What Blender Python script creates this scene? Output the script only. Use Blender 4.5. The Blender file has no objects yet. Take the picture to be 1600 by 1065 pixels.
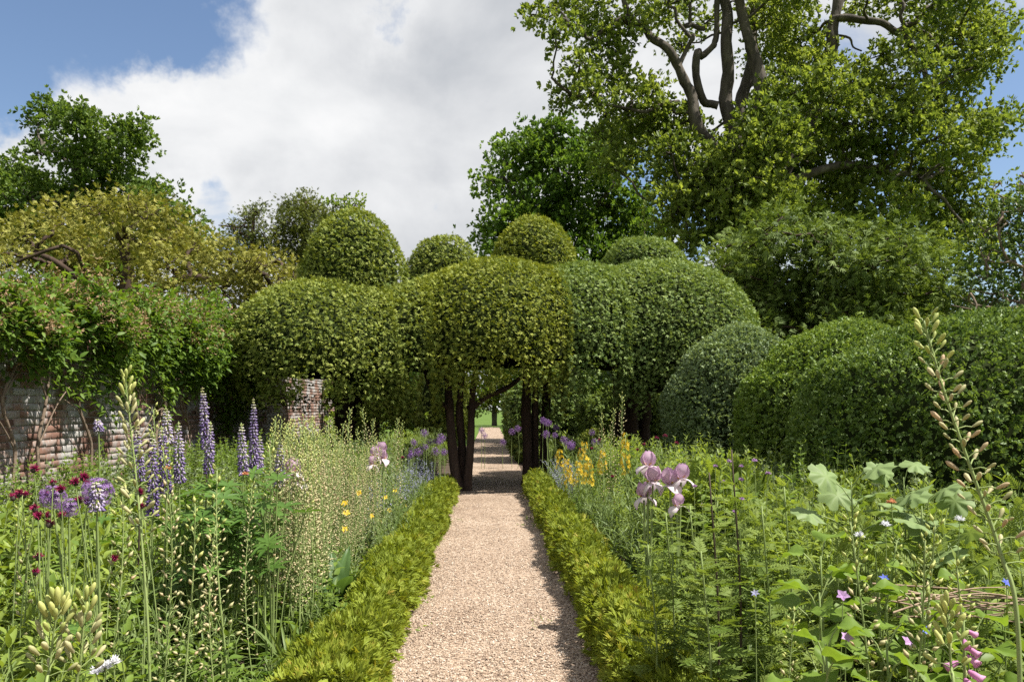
import bpy, math, random
import numpy as np
from mathutils import Vector

# ------------------------------------------------------------------ camera, sky, sun, exposure
S = bpy.context.scene
COL = S.collection
PI = math.pi
rng = np.random.default_rng(11)
random.seed(11)
F, CX, CY, H = 1244.4, 765.0, 638.0, 1.4          # focal length in photo pixels, vanishing point, eye height

cam_data = bpy.data.cameras.new('camera')
cam = bpy.data.objects.new('camera', cam_data)
COL.objects.link(cam)
cam.location = (0, 0, H)
cam.rotation_euler = (PI / 2, 0, 0)
cam_data.lens = 28
cam_data.sensor_width = 36
cam_data.shift_x = (800 - CX) / 1600
cam_data.shift_y = (CY - 532.5) / 1600
cam_data.clip_end = 2000
S.camera = cam

SUN_EL, SUN_AZ = math.radians(59), math.radians(-16)   # azimuth from +x (right of the path) towards +y
sun_dir = Vector((math.cos(SUN_EL) * math.cos(SUN_AZ), math.cos(SUN_EL) * math.sin(SUN_AZ), math.sin(SUN_EL)))
sd = bpy.data.lights.new('sun', 'SUN')
sd.energy = 4.9
sd.angle = math.radians(0.55)
sd.color = (1.0, 0.955, 0.87)
sun = bpy.data.objects.new('sun', sd)
COL.objects.link(sun)
sun.rotation_euler = sun_dir.to_track_quat('Z', 'Y').to_euler()
sun.location = (20, 0, 40)

S.view_settings.view_transform = 'Standard'
S.view_settings.look = 'None'
S.view_settings.exposure = 1.05
S.view_settings.gamma = 1
S.view_settings.use_curve_mapping = False
S.render.engine = 'CYCLES'
S.cycles.max_bounces = 6
S.cycles.diffuse_bounces = 3
S.cycles.glossy_bounces = 2
S.cycles.transmission_bounces = 3
S.cycles.transparent_max_bounces = 4
S.cycles.use_denoising = False
S.cycles.caustics_reflective = False
S.cycles.caustics_refractive = False


class NT:
    """small helper around a node tree"""
    def __init__(self, tree):
        self.t = tree
        self.t.nodes.clear()

    def n(self, kind, **kw):
        nd = self.t.nodes.new(kind)
        for k, v in kw.items():
            if k.startswith('i_'):
                nd.inputs[k[2:].replace('_', ' ')].default_value = v
            elif k.startswith('n_'):
                nd.inputs[int(k[2:])].default_value = v
            else:
                setattr(nd, k, v)
        return nd

    def l(self, a, b):
        self.t.links.new(a, b)

    def math(self, op, a, b=None, clamp=False):
        nd = self.t.nodes.new('ShaderNodeMath')
        nd.operation = op
        nd.use_clamp = clamp
        for i, v in enumerate((a, b)):
            if v is None:
                continue
            if isinstance(v, (int, float)):
                nd.inputs[i].default_value = v
            else:
                self.l(v, nd.inputs[i])
        return nd.outputs[0]

    def mix(self, fac, a, b, kind='RGBA', blend='MIX'):
        nd = self.t.nodes.new('ShaderNodeMix')
        nd.data_type = kind
        if kind == 'RGBA':
            nd.blend_type = blend
        ia, ib = [s for s in nd.inputs if s.name == 'A' and s.type == kind][0], [s for s in nd.inputs if s.name == 'B' and s.type == kind][0]
        for sck, v in ((nd.inputs[0], fac), (ia, a), (ib, b)):
            if isinstance(v, (int, float)):
                sck.default_value = v
            elif isinstance(v, tuple):
                sck.default_value = v if len(v) == 4 else (*v, 1)
            else:
                self.l(v, sck)
        return [s for s in nd.outputs if s.type == kind][0]

    def ramp(self, fac, stops, interp='LINEAR'):
        nd = self.t.nodes.new('ShaderNodeValToRGB')
        cr = nd.color_ramp
        cr.interpolation = interp
        while len(cr.elements) < len(stops):
            cr.elements.new(0.5)
        for e, (p, c) in zip(cr.elements, stops):
            e.position = p
            e.color = (*c, 1) if len(c) == 3 else c
        self.l(fac, nd.inputs[0])
        return nd.outputs[0]


def pdir(px, py):
    return Vector(((px - CX) / F, 1.0, (CY - py) / F)).normalized()


def make_world():
    w = bpy.data.worlds.new('World')
    S.world = w
    w.use_nodes = True
    t = NT(w.node_tree)
    out = t.n('ShaderNodeOutputWorld')
    bg = t.n('ShaderNodeBackground')
    t.l(bg.outputs[0], out.inputs[0])
    sky = t.n('ShaderNodeTexSky', sky_type='NISHITA', sun_disc=False)
    sky.sun_elevation = SUN_EL
    sky.sun_rotation = PI / 2 - SUN_AZ
    sky.air_density = 1.1
    sky.dust_density = 0.6
    sky.ozone_density = 2.0
    skyc = t.mix(1.0, sky.outputs[0], (0.068, 0.068, 0.070), blend='MULTIPLY')
    tc = t.n('ShaderNodeTexCoord')
    d = tc.outputs['Generated']
    # cumulus layer: fractal noise on the sky direction
    mp = t.n('ShaderNodeMapping')
    mp.inputs['Scale'].default_value = (1.0, 1.0, 1.7)
    mp.inputs['Location'].default_value = (0.35, 0.15, 0.4)
    t.l(d, mp.inputs[0])
    n1 = t.n('ShaderNodeTexNoise', i_Scale=2.3, i_Detail=11.0, i_Roughness=0.60, i_Distortion=0.5)
    t.l(mp.outputs[0], n1.inputs['Vector'])
    cov = n1.outputs[0]
    nd_ = t.n('ShaderNodeTexNoise', i_Scale=7.0, i_Detail=6.0, i_Roughness=0.6)
    t.l(d, nd_.inputs['Vector'])
    va = t.n('ShaderNodeVectorMath', operation='SUBTRACT')
    t.l(nd_.outputs['Color'], va.inputs[0])
    va.inputs[1].default_value = (0.5, 0.5, 0.5)
    vs = t.n('ShaderNodeVectorMath', operation='SCALE')
    t.l(va.outputs[0], vs.inputs[0])
    vs.inputs['Scale'].default_value = 0.26
    vd = t.n('ShaderNodeVectorMath', operation='ADD')
    t.l(d, vd.inputs[0])
    t.l(vs.outputs[0], vd.inputs[1])
    dw = vd.outputs[0]
    bias = 0.11
    acc = None
    lobes = [((60, -20), 0.06, 0.22, -0.40), ((330, 10), 0.03, 0.13, -0.22), ((590, -25), 0.01, 0.07, -0.30), ((1640, 230), 0.03, 0.20, -0.36),
             ((1420, 420), 0.03, 0.22, -0.2), ((325, 345), 0.005, 0.10, -0.34), ((0, 205), 0.005, 0.08, -0.26), ((1035, 335), 0.02, 0.09, -0.30),
             ((705, 330), 0.0, 0.06, -0.16), ((600, 220), 0.10, 0.42, 0.24), ((150, 190), 0.03, 0.16, 0.16), ((-100, 250), 0.03, 0.3, 0.12),
             ((1180, 30), 0.01, 0.12, -0.04)]
    for (px, py), r0, r1, wgt in lobes:
        c = pdir(px, py)
        dp = t.n('ShaderNodeVectorMath', operation='DISTANCE')
        t.l(dw, dp.inputs[0])
        dp.inputs[1].default_value = c
        mr = t.n('ShaderNodeMapRange', interpolation_type='SMOOTHSTEP')
        t.l(dp.outputs['Value'], mr.inputs[0])
        mr.inputs[1].default_value = r0
        mr.inputs[2].default_value = r1
        mr.inputs[3].default_value = wgt
        mr.inputs[4].default_value = 0
        acc = mr.outputs[0] if acc is None else t.math('ADD', acc, mr.outputs[0])
    tot = t.math('ADD', t.math('ADD', cov, bias), acc)
    mask = t.n('ShaderNodeMapRange', interpolation_type='SMOOTHSTEP')
    t.l(tot, mask.inputs[0])
    mask.inputs[1].default_value = 0.44
    mask.inputs[2].default_value = 0.66
    # cloud shade: thicker is greyer, with its own soft noise
    n2 = t.n('ShaderNodeTexNoise', i_Scale=3.6, i_Detail=7.0, i_Roughness=0.52, i_Distortion=0.25)
    t.l(mp.outputs[0], n2.inputs['Vector'])
    thick = t.n('ShaderNodeMapRange')
    t.l(tot, thick.inputs[0])
    thick.inputs[1].default_value = 0.58
    thick.inputs[2].default_value = 1.05
    sh = t.math('ADD', t.math('MULTIPLY', n2.outputs[0], 1.3), t.math('MULTIPLY', thick.outputs[0], 0.24))
    shc = t.ramp(sh, [(0.42, (0.49, 0.49, 0.49)), (0.62, (0.43, 0.435, 0.44)), (0.85, (0.345, 0.353, 0.365)), (1.0, (0.275, 0.287, 0.305))])
    colr = t.mix(mask.outputs[0], skyc, shc)
    t.l(colr, bg.inputs[0])
    bg.inputs[1].default_value = 1.0


make_world()


# ------------------------------------------------------------------ geometry helpers
def P(px, py, d):
    return np.array([(px - CX) / F * d, d, H - (py - CY) / F * d])


def unit(v):
    return v / np.maximum(np.linalg.norm(v, axis=-1, keepdims=True), 1e-9)


def frames(d, n):
    y = unit(d)
    z = n - np.sum(n * y, axis=1, keepdims=True) * y
    bad = np.linalg.norm(z, axis=1) < 1e-4
    if bad.any():
        z[bad] = np.cross(y[bad], np.array([1.0, 0.31, 0.2]))
    z = unit(z)
    x = np.cross(y, z)
    return np.stack([x, y, z], axis=2)


def rdir(n, r=None):
    r = r or rng
    return unit(r.normal(size=(n, 3)))


class MB:
    """collects triangles; build() links them as one mesh object"""
    def __init__(self):
        self.V, self.T, self.A, self.M, self.n = [], [], [], [], 0

    def add(self, V, T, tint=0.5, mi=0):
        V = np.asarray(V, float)
        T = np.asarray(T, int)
        self.V.append(V)
        self.T.append(T + self.n)
        a = np.asarray(tint, float)
        self.A.append(np.full(len(V), float(a)) if a.ndim == 0 else a)
        self.M.append(np.full(len(T), mi))
        self.n += len(V)

    def inst(self, proto, pos, R, s, tint=None, mi=0):
        V0, T0 = proto[0], proto[1]
        t0 = proto[2] if len(proto) > 2 else 0.0
        N = len(pos)
        if N == 0:
            return
        s = np.asarray(s, float)
        if s.ndim == 0:
            s = np.full(N, float(s))
        V = np.einsum('nij,kj->nki', R, V0) * s[:, None, None] + pos[:, None, :]
        T = T0[None] + (np.arange(N) * len(V0))[:, None, None]
        if tint is None:
            tint = rng.random(N)
        A = np.repeat(np.asarray(tint)[:, None], len(V0), axis=1) + t0
        self.add(V.reshape(-1, 3), T.reshape(-1, 3), A.reshape(-1), mi)

    def mesh(self, name, mats, smooth=False):
        me = bpy.data.meshes.new(name)
        V = np.concatenate(self.V).astype(np.float32)
        T = np.concatenate(self.T).astype(np.int32)
        me.vertices.add(len(V))
        me.vertices.foreach_set('co', V.ravel())
        me.loops.add(len(T) * 3)
        me.loops.foreach_set('vertex_index', T.ravel())
        me.polygons.add(len(T))
        me.polygons.foreach_set('loop_start', np.arange(len(T), dtype=np.int32) * 3)
        me.polygons.foreach_set('material_index', np.concatenate(self.M).astype(np.int32))
        if smooth:
            me.polygons.foreach_set('use_smooth', np.ones(len(T), dtype=bool))
        at = me.attributes.new('tint', 'FLOAT', 'POINT')
        at.data.foreach_set('value', np.concatenate(self.A).astype(np.float32))
        for m in (mats if isinstance(mats, (list, tuple)) else [mats]):
            me.materials.append(M[m])
        me.update(calc_edges=True)
        return me

    def build(self, name, mats, parent=None, smooth=False):
        return link(name, self.mesh(name, mats, smooth), parent)


def link(name, me, parent=None):
    o = bpy.data.objects.new(name, me)
    COL.objects.link(o)
    if parent is not None:
        o.parent = parent
    return o


def tag(o, label=None, cat=None, group=None, kind=None):
    if label:
        o['label'] = label
    if cat:
        o['category'] = cat
    if group:
        o['group'] = group
    if kind:
        o['kind'] = kind
    return o


def thing(name, label, cat, loc=(0, 0, 0), group=None, rz=0.0):
    o = bpy.data.objects.new(name, None)
    o.empty_display_size = 0.1
    COL.objects.link(o)
    o.location = tuple(float(v) for v in loc)
    o.rotation_euler = (0, 0, rz)
    return tag(o, label, cat, group)


def leaf(L=1.0, W=0.3, seg=3, fold=0.2, droop=0.15, p=0.8):
    """a blade along +y, upper side +z: folded along its midrib and drooping"""
    V, T = [(0, 0, 0)], []
    prev = None
    for i in range(1, seg):
        t = i / seg
        w = W / 2 * math.sin(PI * t ** p)
        z = -droop * L * t * t
        b = len(V)
        V += [(-w, L * t, z + fold * w), (0, L * t, z), (w, L * t, z + fold * w)]
        if prev is None:
            T += [(0, b + 1, b), (0, b + 2, b + 1)]
        else:
            for k in (0, 1):
                T += [(prev + k, prev + k + 1, b + k + 1), (prev + k, b + k + 1, b + k)]
        prev = b
    tip = len(V)
    V.append((0, L, -droop * L))
    T += [(prev, prev + 1, tip), (prev + 1, prev + 2, tip)]
    return np.array(V, float), np.array(T, int)


def diamond(L=1.0, W=0.4, fold=0.12, at=0.45):
    V = np.array([(0, 0, 0), (W / 2, L * at, fold * W), (0, L, -0.1 * L), (-W / 2, L * at, fold * W)], float)
    return V, np.array([(0, 1, 2), (0, 2, 3)])


def xf(proto, R, t, s=1.0, tint=0.0):
    V = proto[0] @ np.asarray(R, float).T * s + np.asarray(t, float)
    t0 = proto[2] if len(proto) > 2 else np.zeros(len(V))
    return V, proto[1], t0 + tint


def join(protos):
    Vs, Ts, As, n = [], [], [], 0
    for p in protos:
        Vs.append(p[0])
        Ts.append(p[1] + n)
        As.append(p[2] if len(p) > 2 else np.zeros(len(p[0])))
        n += len(p[0])
    return np.concatenate(Vs), np.concatenate(Ts), np.concatenate(As)


def spray(base, n, spread=0.8, seed=0, tvar=0.12, smin=0.7):
    """n copies of a leaf fanned out round +y"""
    r = np.random.default_rng(seed)
    out = []
    for i in range(n):
        d = np.array([[r.normal() * spread, 1.0, r.normal() * spread]])
        R = frames(d, np.array([[r.normal() * .4, -.2, 1.0]]))[0]
        out.append(xf(base, R, r.normal(size=3) * 0.06, r.uniform(smin, 1.0), r.normal() * tvar))
    return join(out)


def octa(rx, ry, rz):
    V = np.array([(rx, 0, 0), (-rx, 0, 0), (0, ry, 0), (0, -ry, 0), (0, 0, rz), (0, 0, -rz)], float)
    T = np.array([(0, 2, 4), (2, 1, 4), (1, 3, 4), (3, 0, 4), (2, 0, 5), (1, 2, 5), (3, 1, 5), (0, 3, 5)])
    return V, T


def lathe(prof, n=8):
    """prof: list of (radius, z)"""
    V, T = [], []
    for r, z in prof:
        for k in range(n):
            a = 2 * PI * k / n
            V.append((r * math.cos(a), r * math.sin(a), z))
    for i in range(len(prof) - 1):
        for k in range(n):
            a, b = i * n + k, i * n + (k + 1) % n
            T += [(a, b, b + n), (a, b + n, a + n)]
    return np.array(V, float), np.array(T, int)


def tube(pts, rad, n=6, cap=True):
    pts = np.asarray(pts, float)
    K = len(pts)
    rad = np.asarray(rad, float) if np.ndim(rad) else np.full(K, float(rad))
    tan = unit(np.gradient(pts, axis=0))
    ref = np.array([0.0, 0.0, 1.0]) if abs(tan[0][2]) < 0.9 else np.array([1.0, 0.0, 0.0])
    V, T = [], []
    u = unit(np.cross(tan[0], ref))
    for i in range(K):
        u = unit(u - np.dot(u, tan[i]) * tan[i])
        v = np.cross(tan[i], u)
        for k in range(n):
            a = 2 * PI * k / n
            V.append(pts[i] + rad[i] * (math.cos(a) * u + math.sin(a) * v))
    for i in range(K - 1):
        for k in range(n):
            a, b = i * n + k, i * n + (k + 1) % n
            T += [(a, b, b + n), (a, b + n, a + n)]
    if cap:
        V.append(pts[-1])
        c = len(V) - 1
        for k in range(n):
            T.append(((K - 1) * n + k, (K - 1) * n + (k + 1) % n, c))
    return np.array(V), np.array(T, int)


def smooth_path(pts, sub=4):
    """Catmull-Rom through the points (columns may carry a radius too)"""
    p = np.asarray(pts, float)
    p = np.vstack([2 * p[0] - p[1], p, 2 * p[-1] - p[-2]])
    out = []
    for i in range(1, len(p) - 2):
        for k in range(sub):
            t = k / sub
            a, b, c, d = p[i - 1], p[i], p[i + 1], p[i + 2]
            out.append(0.5 * (2 * b + (c - a) * t + (2 * a - 5 * b + 4 * c - d) * t * t + (3 * b - a - 3 * c + d) * t ** 3))
    out.append(p[-2])
    return np.array(out)


def ordinal(i):
    return ['first', 'second', 'third', 'fourth', 'fifth', 'sixth', 'seventh', 'eighth', 'ninth', 'tenth', 'eleventh', 'twelfth',
            'thirteenth', 'fourteenth', 'fifteenth', 'sixteenth', 'seventeenth', 'eighteenth', 'nineteenth', 'twentieth'][i]


# ------------------------------------------------------------------ materials
M = {}


def leafmat(name, c0, c1, trans=0.3, rough=0.5, spec=0.35, noise=0.35, nscale=1.3, c2=None):
    rough, spec = rough + 0.1, spec * 0.6
    trans = trans * 1.15
    m = bpy.data.materials.new(name)
    m.use_nodes = True
    t = NT(m.node_tree)
    out = t.n('ShaderNodeOutputMaterial')
    at = t.n('ShaderNodeAttribute', attribute_name='tint')
    geo = t.n('ShaderNodeNewGeometry')
    nz = t.n('ShaderNodeTexNoise', i_Scale=nscale, i_Detail=3.0)
    t.l(geo.outputs['Position'], nz.inputs['Vector'])
    f = t.math('ADD', at.outputs['Fac'], t.math('MULTIPLY', t.math('SUBTRACT', nz.outputs[0], 0.5), noise * 2))
    stops = [(0.0, c0), (1.0, c1)] if c2 is None else [(0.0, c0), (0.6, c1), (1.0, c2)]
    c = t.ramp(f, stops)
    b = t.n('ShaderNodeBsdfPrincipled')
    t.l(c, b.inputs['Base Color'])
    b.inputs['Roughness'].default_value = rough
    b.inputs['Specular IOR Level'].default_value = spec
    if trans > 0:
        tr = t.n('ShaderNodeBsdfTranslucent')
        cc = t.mix(1.0, c, (1.25, 1.2, 0.55), blend='MULTIPLY')
        t.l(cc, tr.inputs[0])
        mx = t.n('ShaderNodeMixShader')
        mx.inputs[0].default_value = trans
        t.l(b.outputs[0], mx.inputs[1])
        t.l(tr.outputs[0], mx.inputs[2])
        t.l(mx.outputs[0], out.inputs[0])
    else:
        t.l(b.outputs[0], out.inputs[0])
    M[name] = m


def solidmat(name, stops, rough=0.8, nscale=8.0, detail=6.0, bump=0.3, bdist=0.01, stretch=(1, 1, 1), spec=0.3, coords='Position'):
    m = bpy.data.materials.new(name)
    m.use_nodes = True
    t = NT(m.node_tree)
    out = t.n('ShaderNodeOutputMaterial')
    if coords == 'Position':
        src = t.n('ShaderNodeNewGeometry').outputs['Position']
    else:
        src = t.n('ShaderNodeTexCoord').outputs['Object']
    mp = t.n('ShaderNodeMapping')
    mp.inputs['Scale'].default_value = stretch
    t.l(src, mp.inputs[0])
    nz = t.n('ShaderNodeTexNoise', i_Scale=nscale, i_Detail=detail, i_Roughness=0.62)
    t.l(mp.outputs[0], nz.inputs['Vector'])
    c = t.ramp(nz.outputs[0], stops)
    b = t.n('ShaderNodeBsdfPrincipled')
    t.l(c, b.inputs['Base Color'])
    b.inputs['Roughness'].default_value = rough
    b.inputs['Specular IOR Level'].default_value = spec
    bp = t.n('ShaderNodeBump', i_Strength=bump, i_Distance=bdist)
    t.l(nz.outputs[0], bp.inputs['Height'])
    t.l(bp.outputs[0], b.inputs['Normal'])
    t.l(b.outputs[0], out.inputs[0])
    M[name] = m


def tintmat(name, stops, rough=0.6, trans=0.0, spec=0.3):
    m = bpy.data.materials.new(name)
    m.use_nodes = True
    t = NT(m.node_tree)
    out = t.n('ShaderNodeOutputMaterial')
    at = t.n('ShaderNodeAttribute', attribute_name='tint')
    c = t.ramp(at.outputs['Fac'], stops)
    b = t.n('ShaderNodeBsdfPrincipled')
    t.l(c, b.inputs['Base Color'])
    b.inputs['Roughness'].default_value = rough
    b.inputs['Specular IOR Level'].default_value = spec
    if trans:
        tr = t.n('ShaderNodeBsdfTranslucent')
        t.l(c, tr.inputs[0])
        mx = t.n('ShaderNodeMixShader')
        mx.inputs[0].default_value = trans
        t.l(b.outputs[0], mx.inputs[1])
        t.l(tr.outputs[0], mx.inputs[2])
        t.l(mx.outputs[0], out.inputs[0])
    else:
        t.l(b.outputs[0], out.inputs[0])
    M[name] = m


# foliage
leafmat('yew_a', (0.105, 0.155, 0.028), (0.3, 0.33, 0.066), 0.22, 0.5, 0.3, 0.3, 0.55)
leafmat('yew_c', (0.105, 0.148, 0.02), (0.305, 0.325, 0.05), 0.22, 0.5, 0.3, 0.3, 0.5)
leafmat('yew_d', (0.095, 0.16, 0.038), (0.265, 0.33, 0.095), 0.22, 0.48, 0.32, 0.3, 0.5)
leafmat('core', (0.018, 0.026, 0.008), (0.030, 0.038, 0.012), 0, 0.9, 0.1, 0.3, 3)  # near-black shell colour, paints the shade in gaps between sprigs
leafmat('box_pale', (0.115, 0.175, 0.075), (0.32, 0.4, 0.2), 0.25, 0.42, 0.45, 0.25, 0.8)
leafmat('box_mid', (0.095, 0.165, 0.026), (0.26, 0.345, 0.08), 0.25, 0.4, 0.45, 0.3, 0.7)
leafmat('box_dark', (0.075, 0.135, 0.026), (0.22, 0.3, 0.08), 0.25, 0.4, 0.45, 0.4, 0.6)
leafmat('lime_shrub', (0.10, 0.155, 0.022), (0.235, 0.30, 0.06), 0.35, 0.45, 0.35, 0.3, 2)
leafmat('edging', (0.131, 0.174, 0.017), (0.261, 0.312, 0.038), 0.3, 0.5, 0.3, 0.5, 1.9, c2=(0.348, 0.275, 0.051))
leafmat('oak_leaf', (0.125, 0.18, 0.036), (0.345, 0.41, 0.092), 0.38, 0.4, 0.45, 0.35, 0.25)
leafmat('far_oak', (0.075, 0.13, 0.026), (0.19, 0.27, 0.055), 0.35, 0.45, 0.4, 0.3, 0.2)
leafmat('maple_leaf', (0.075, 0.145, 0.024), (0.22, 0.325, 0.058), 0.38, 0.42, 0.4, 0.3, 0.25)
leafmat('golden_yew', (0.14, 0.155, 0.03), (0.36, 0.34, 0.085), 0.2, 0.55, 0.25, 0.3, 0.4)
leafmat('dark_yew', (0.07, 0.095, 0.022), (0.18, 0.2, 0.05), 0.2, 0.55, 0.25, 0.3, 0.4)
leafmat('hemlock', (0.075, 0.118, 0.024), (0.205, 0.275, 0.062), 0.25, 0.5, 0.3, 0.3, 0.5)
leafmat('holly', (0.046, 0.085, 0.023), (0.156, 0.215, 0.065), 0.3, 0.35, 0.5, 0.3, 0.5)
leafmat('spring_leaf', (0.132, 0.204, 0.036), (0.300, 0.372, 0.084), 0.4, 0.45, 0.35, 0.3, 0.5)
leafmat('climber', (0.057, 0.121, 0.015), (0.190, 0.282, 0.040), 0.35, 0.42, 0.42, 0.35, 1.1)
leafmat('climber_bloom', (0.20, 0.16, 0.07), (0.42, 0.27, 0.17), 0.2, 0.7, 0.2, 0.2, 1)
leafmat('bed_leaf', (0.1, 0.16, 0.022), (0.29, 0.365, 0.072), 0.36, 0.4, 0.45, 0.35, 1.0)
leafmat('bed_leaf_deep', (0.07, 0.13, 0.018), (0.2, 0.285, 0.05), 0.36, 0.38, 0.45, 0.3, 1.3)
leafmat('feather_leaf', (0.085, 0.14, 0.024), (0.25, 0.315, 0.075), 0.36, 0.5, 0.3, 0.3, 1.3)
leafmat('grey_leaf', (0.13, 0.175, 0.090), (0.30, 0.36, 0.20), 0.3, 0.55, 0.3, 0.25, 2)
leafmat('lupin_leaf', (0.05, 0.115, 0.02), (0.135, 0.235, 0.045), 0.33, 0.42, 0.4, 0.2, 2)
leafmat('strap_leaf', (0.085, 0.140, 0.040), (0.220, 0.290, 0.090), 0.33, 0.4, 0.45, 0.2, 2)
leafmat('broad_leaf', (0.045, 0.095, 0.024), (0.110, 0.190, 0.055), 0.33, 0.33, 0.55, 0.35, 6)
leafmat('lettuce_leaf', (0.085, 0.155, 0.02), (0.21, 0.31, 0.05), 0.4, 0.4, 0.45, 0.3, 7)
leafmat('glaucous_leaf', (0.11, 0.175, 0.062), (0.24, 0.32, 0.125), 0.3, 0.45, 0.4, 0.3, 6)
leafmat('stem_green', (0.13, 0.185, 0.050), (0.27, 0.33, 0.12), 0.0, 0.5, 0.4, 0.2, 5)
leafmat('stem_dark', (0.045, 0.035, 0.026), (0.085, 0.06, 0.04), 0.0, 0.55, 0.3, 0.2, 9)
leafmat('pod', (0.312, 0.319, 0.131), (0.512, 0.463, 0.263), 0.2, 0.5, 0.35, 0.25, 14, c2=(0.500, 0.362, 0.219))
leafmat('pod_cream', (0.33, 0.34, 0.14), (0.52, 0.49, 0.27), 0.25, 0.5, 0.35, 0.25, 14)
leafmat('pod_green', (0.308, 0.363, 0.099), (0.517, 0.528, 0.187), 0.25, 0.45, 0.4, 0.2, 14)
leafmat('grass', (0.06, 0.11, 0.018), (0.13, 0.20, 0.035), 0.2, 0.6, 0.2, 0.5, 0.6)
# flowers
tintmat('lupin_flower', [(0.0, (0.075, 0.045, 0.13)), (0.35, (0.15, 0.10, 0.25)), (0.6, (0.35, 0.29, 0.44)), (0.8, (0.54, 0.49, 0.52)), (0.9, (0.50, 0.48, 0.36)), (1.0, (0.46, 0.48, 0.15))], 0.55, 0.2)
tintmat('allium_flower', [(0, (0.20, 0.09, 0.30)), (0.6, (0.34, 0.19, 0.45)), (1, (0.50, 0.36, 0.58))], 0.6, 0.25)
tintmat('crimson_flower', [(0, (0.13, 0.004, 0.035)), (1, (0.36, 0.018, 0.10))], 0.7, 0.15)
tintmat('yellow_flower', [(0, (0.62, 0.40, 0.015)), (1, (0.80, 0.62, 0.06))], 0.6, 0.3)
tintmat('iris_standard', [(0, (0.66, 0.52, 0.58)), (0.5, (0.60, 0.42, 0.54)), (1, (0.42, 0.23, 0.40))], 0.5, 0.35)
tintmat('iris_fall', [(0, (0.74, 0.68, 0.62)), (0.55, (0.72, 0.62, 0.66)), (1, (0.50, 0.31, 0.46))], 0.5, 0.35)
tintmat('iris_beard', [(0, (0.60, 0.30, 0.05)), (1, (0.72, 0.48, 0.14))], 0.6, 0.1)
tintmat('mauve_flower', [(0, (0.38, 0.20, 0.44)), (1, (0.58, 0.40, 0.60))], 0.6, 0.25)
tintmat('blue_flower', [(0, (0.20, 0.20, 0.36)), (1, (0.38, 0.38, 0.52))], 0.6, 0.25)
tintmat('vivid_blue', [(0, (0.05, 0.08, 0.45)), (1, (0.12, 0.16, 0.60))], 0.6, 0.25)
tintmat('white_flower', [(0, (0.74, 0.74, 0.80)), (1, (0.82, 0.82, 0.82))], 0.6, 0.3)
tintmat('pink_flower', [(0, (0.50, 0.17, 0.38)), (1, (0.68, 0.36, 0.52))], 0.55, 0.3)
tintmat('orange_flower', [(0, (0.60, 0.22, 0.10)), (1, (0.72, 0.40, 0.22))], 0.6, 0.3)
# solids
solidmat('bark_yew', [(0.3, (0.022, 0.013, 0.009)), (0.55, (0.055, 0.034, 0.024)), (0.75, (0.09, 0.062, 0.045))], 0.9, 6, 8, 0.9, 0.04, (1, 1, 0.18))
solidmat('bark_oak', [(0.3, (0.032, 0.026, 0.020)), (0.55, (0.085, 0.071, 0.054)), (0.75, (0.16, 0.138, 0.108))], 0.9, 5, 8, 0.9, 0.06, (1, 1, 0.3))
solidmat('vine_bark', [(0.3, (0.10, 0.07, 0.05)), (0.7, (0.24, 0.18, 0.13))], 0.9, 20, 6, 0.6, 0.01)
solidmat('dry_twig', [(0.3, (0.20, 0.13, 0.085)), (0.7, (0.36, 0.27, 0.19))], 0.8, 30, 4, 0.4, 0.005)
solidmat('soil', [(0.3, (0.035, 0.024, 0.016)), (0.7, (0.085, 0.060, 0.040))], 0.95, 14, 8, 0.8, 0.03)
solidmat('mortar', [(0.3, (0.20, 0.17, 0.14)), (0.7, (0.34, 0.30, 0.25))], 0.95, 22, 6, 0.6, 0.01)
solidmat('coping', [(0.3, (0.16, 0.075, 0.05)), (0.7, (0.28, 0.17, 0.12))], 0.9, 12, 6, 0.6, 0.01)


def brickmat():
    m = bpy.data.materials.new('brick')
    m.use_nodes = True
    t = NT(m.node_tree)
    out = t.n('ShaderNodeOutputMaterial')
    pos = t.n('ShaderNodeNewGeometry').outputs['Position']
    oi = t.n('ShaderNodeAttribute', attribute_name='tint')
    ri = t.n('ShaderNodeObjectInfo')
    n1 = t.n('ShaderNodeTexNoise', i_Scale=26.0, i_Detail=6.0, i_Roughness=0.65)
    t.l(pos, n1.inputs['Vector'])
    rnd = t.math('FRACT', t.math('ADD', oi.outputs['Fac'], ri.outputs['Random']))
    base = t.ramp(t.math('ADD', t.math('MULTIPLY', rnd, 0.7), t.math('MULTIPLY', n1.outputs[0], 0.4)),
                  [(0.15, (0.11, 0.060, 0.045)), (0.45, (0.19, 0.105, 0.078)), (0.75, (0.25, 0.155, 0.12)), (1.0, (0.25, 0.20, 0.165))])
    n2 = t.n('ShaderNodeTexNoise', i_Scale=2.1, i_Detail=8.0, i_Roughness=0.7)       # worn whitewash
    t.l(pos, n2.inputs['Vector'])
    mk = t.n('ShaderNodeMapRange', interpolation_type='SMOOTHSTEP')
    t.l(t.math('ADD', n2.outputs[0], t.math('MULTIPLY', rnd, 0.10)), mk.inputs[0])
    mk.inputs[1].default_value = 0.48
    mk.inputs[2].default_value = 0.64
    c = t.mix(t.math('MULTIPLY', mk.outputs[0], 0.88), base, (0.34, 0.335, 0.325))
    b = t.n('ShaderNodeBsdfPrincipled')
    t.l(c, b.inputs['Base Color'])
    b.inputs['Roughness'].default_value = 0.9
    b.inputs['Specular IOR Level'].default_value = 0.2
    bp = t.n('ShaderNodeBump', i_Strength=0.7, i_Distance=0.006)
    t.l(n1.outputs[0], bp.inputs['Height'])
    t.l(bp.outputs[0], b.inputs['Normal'])
    t.l(b.outputs[0], out.inputs[0])
    M['brick'] = m


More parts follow.
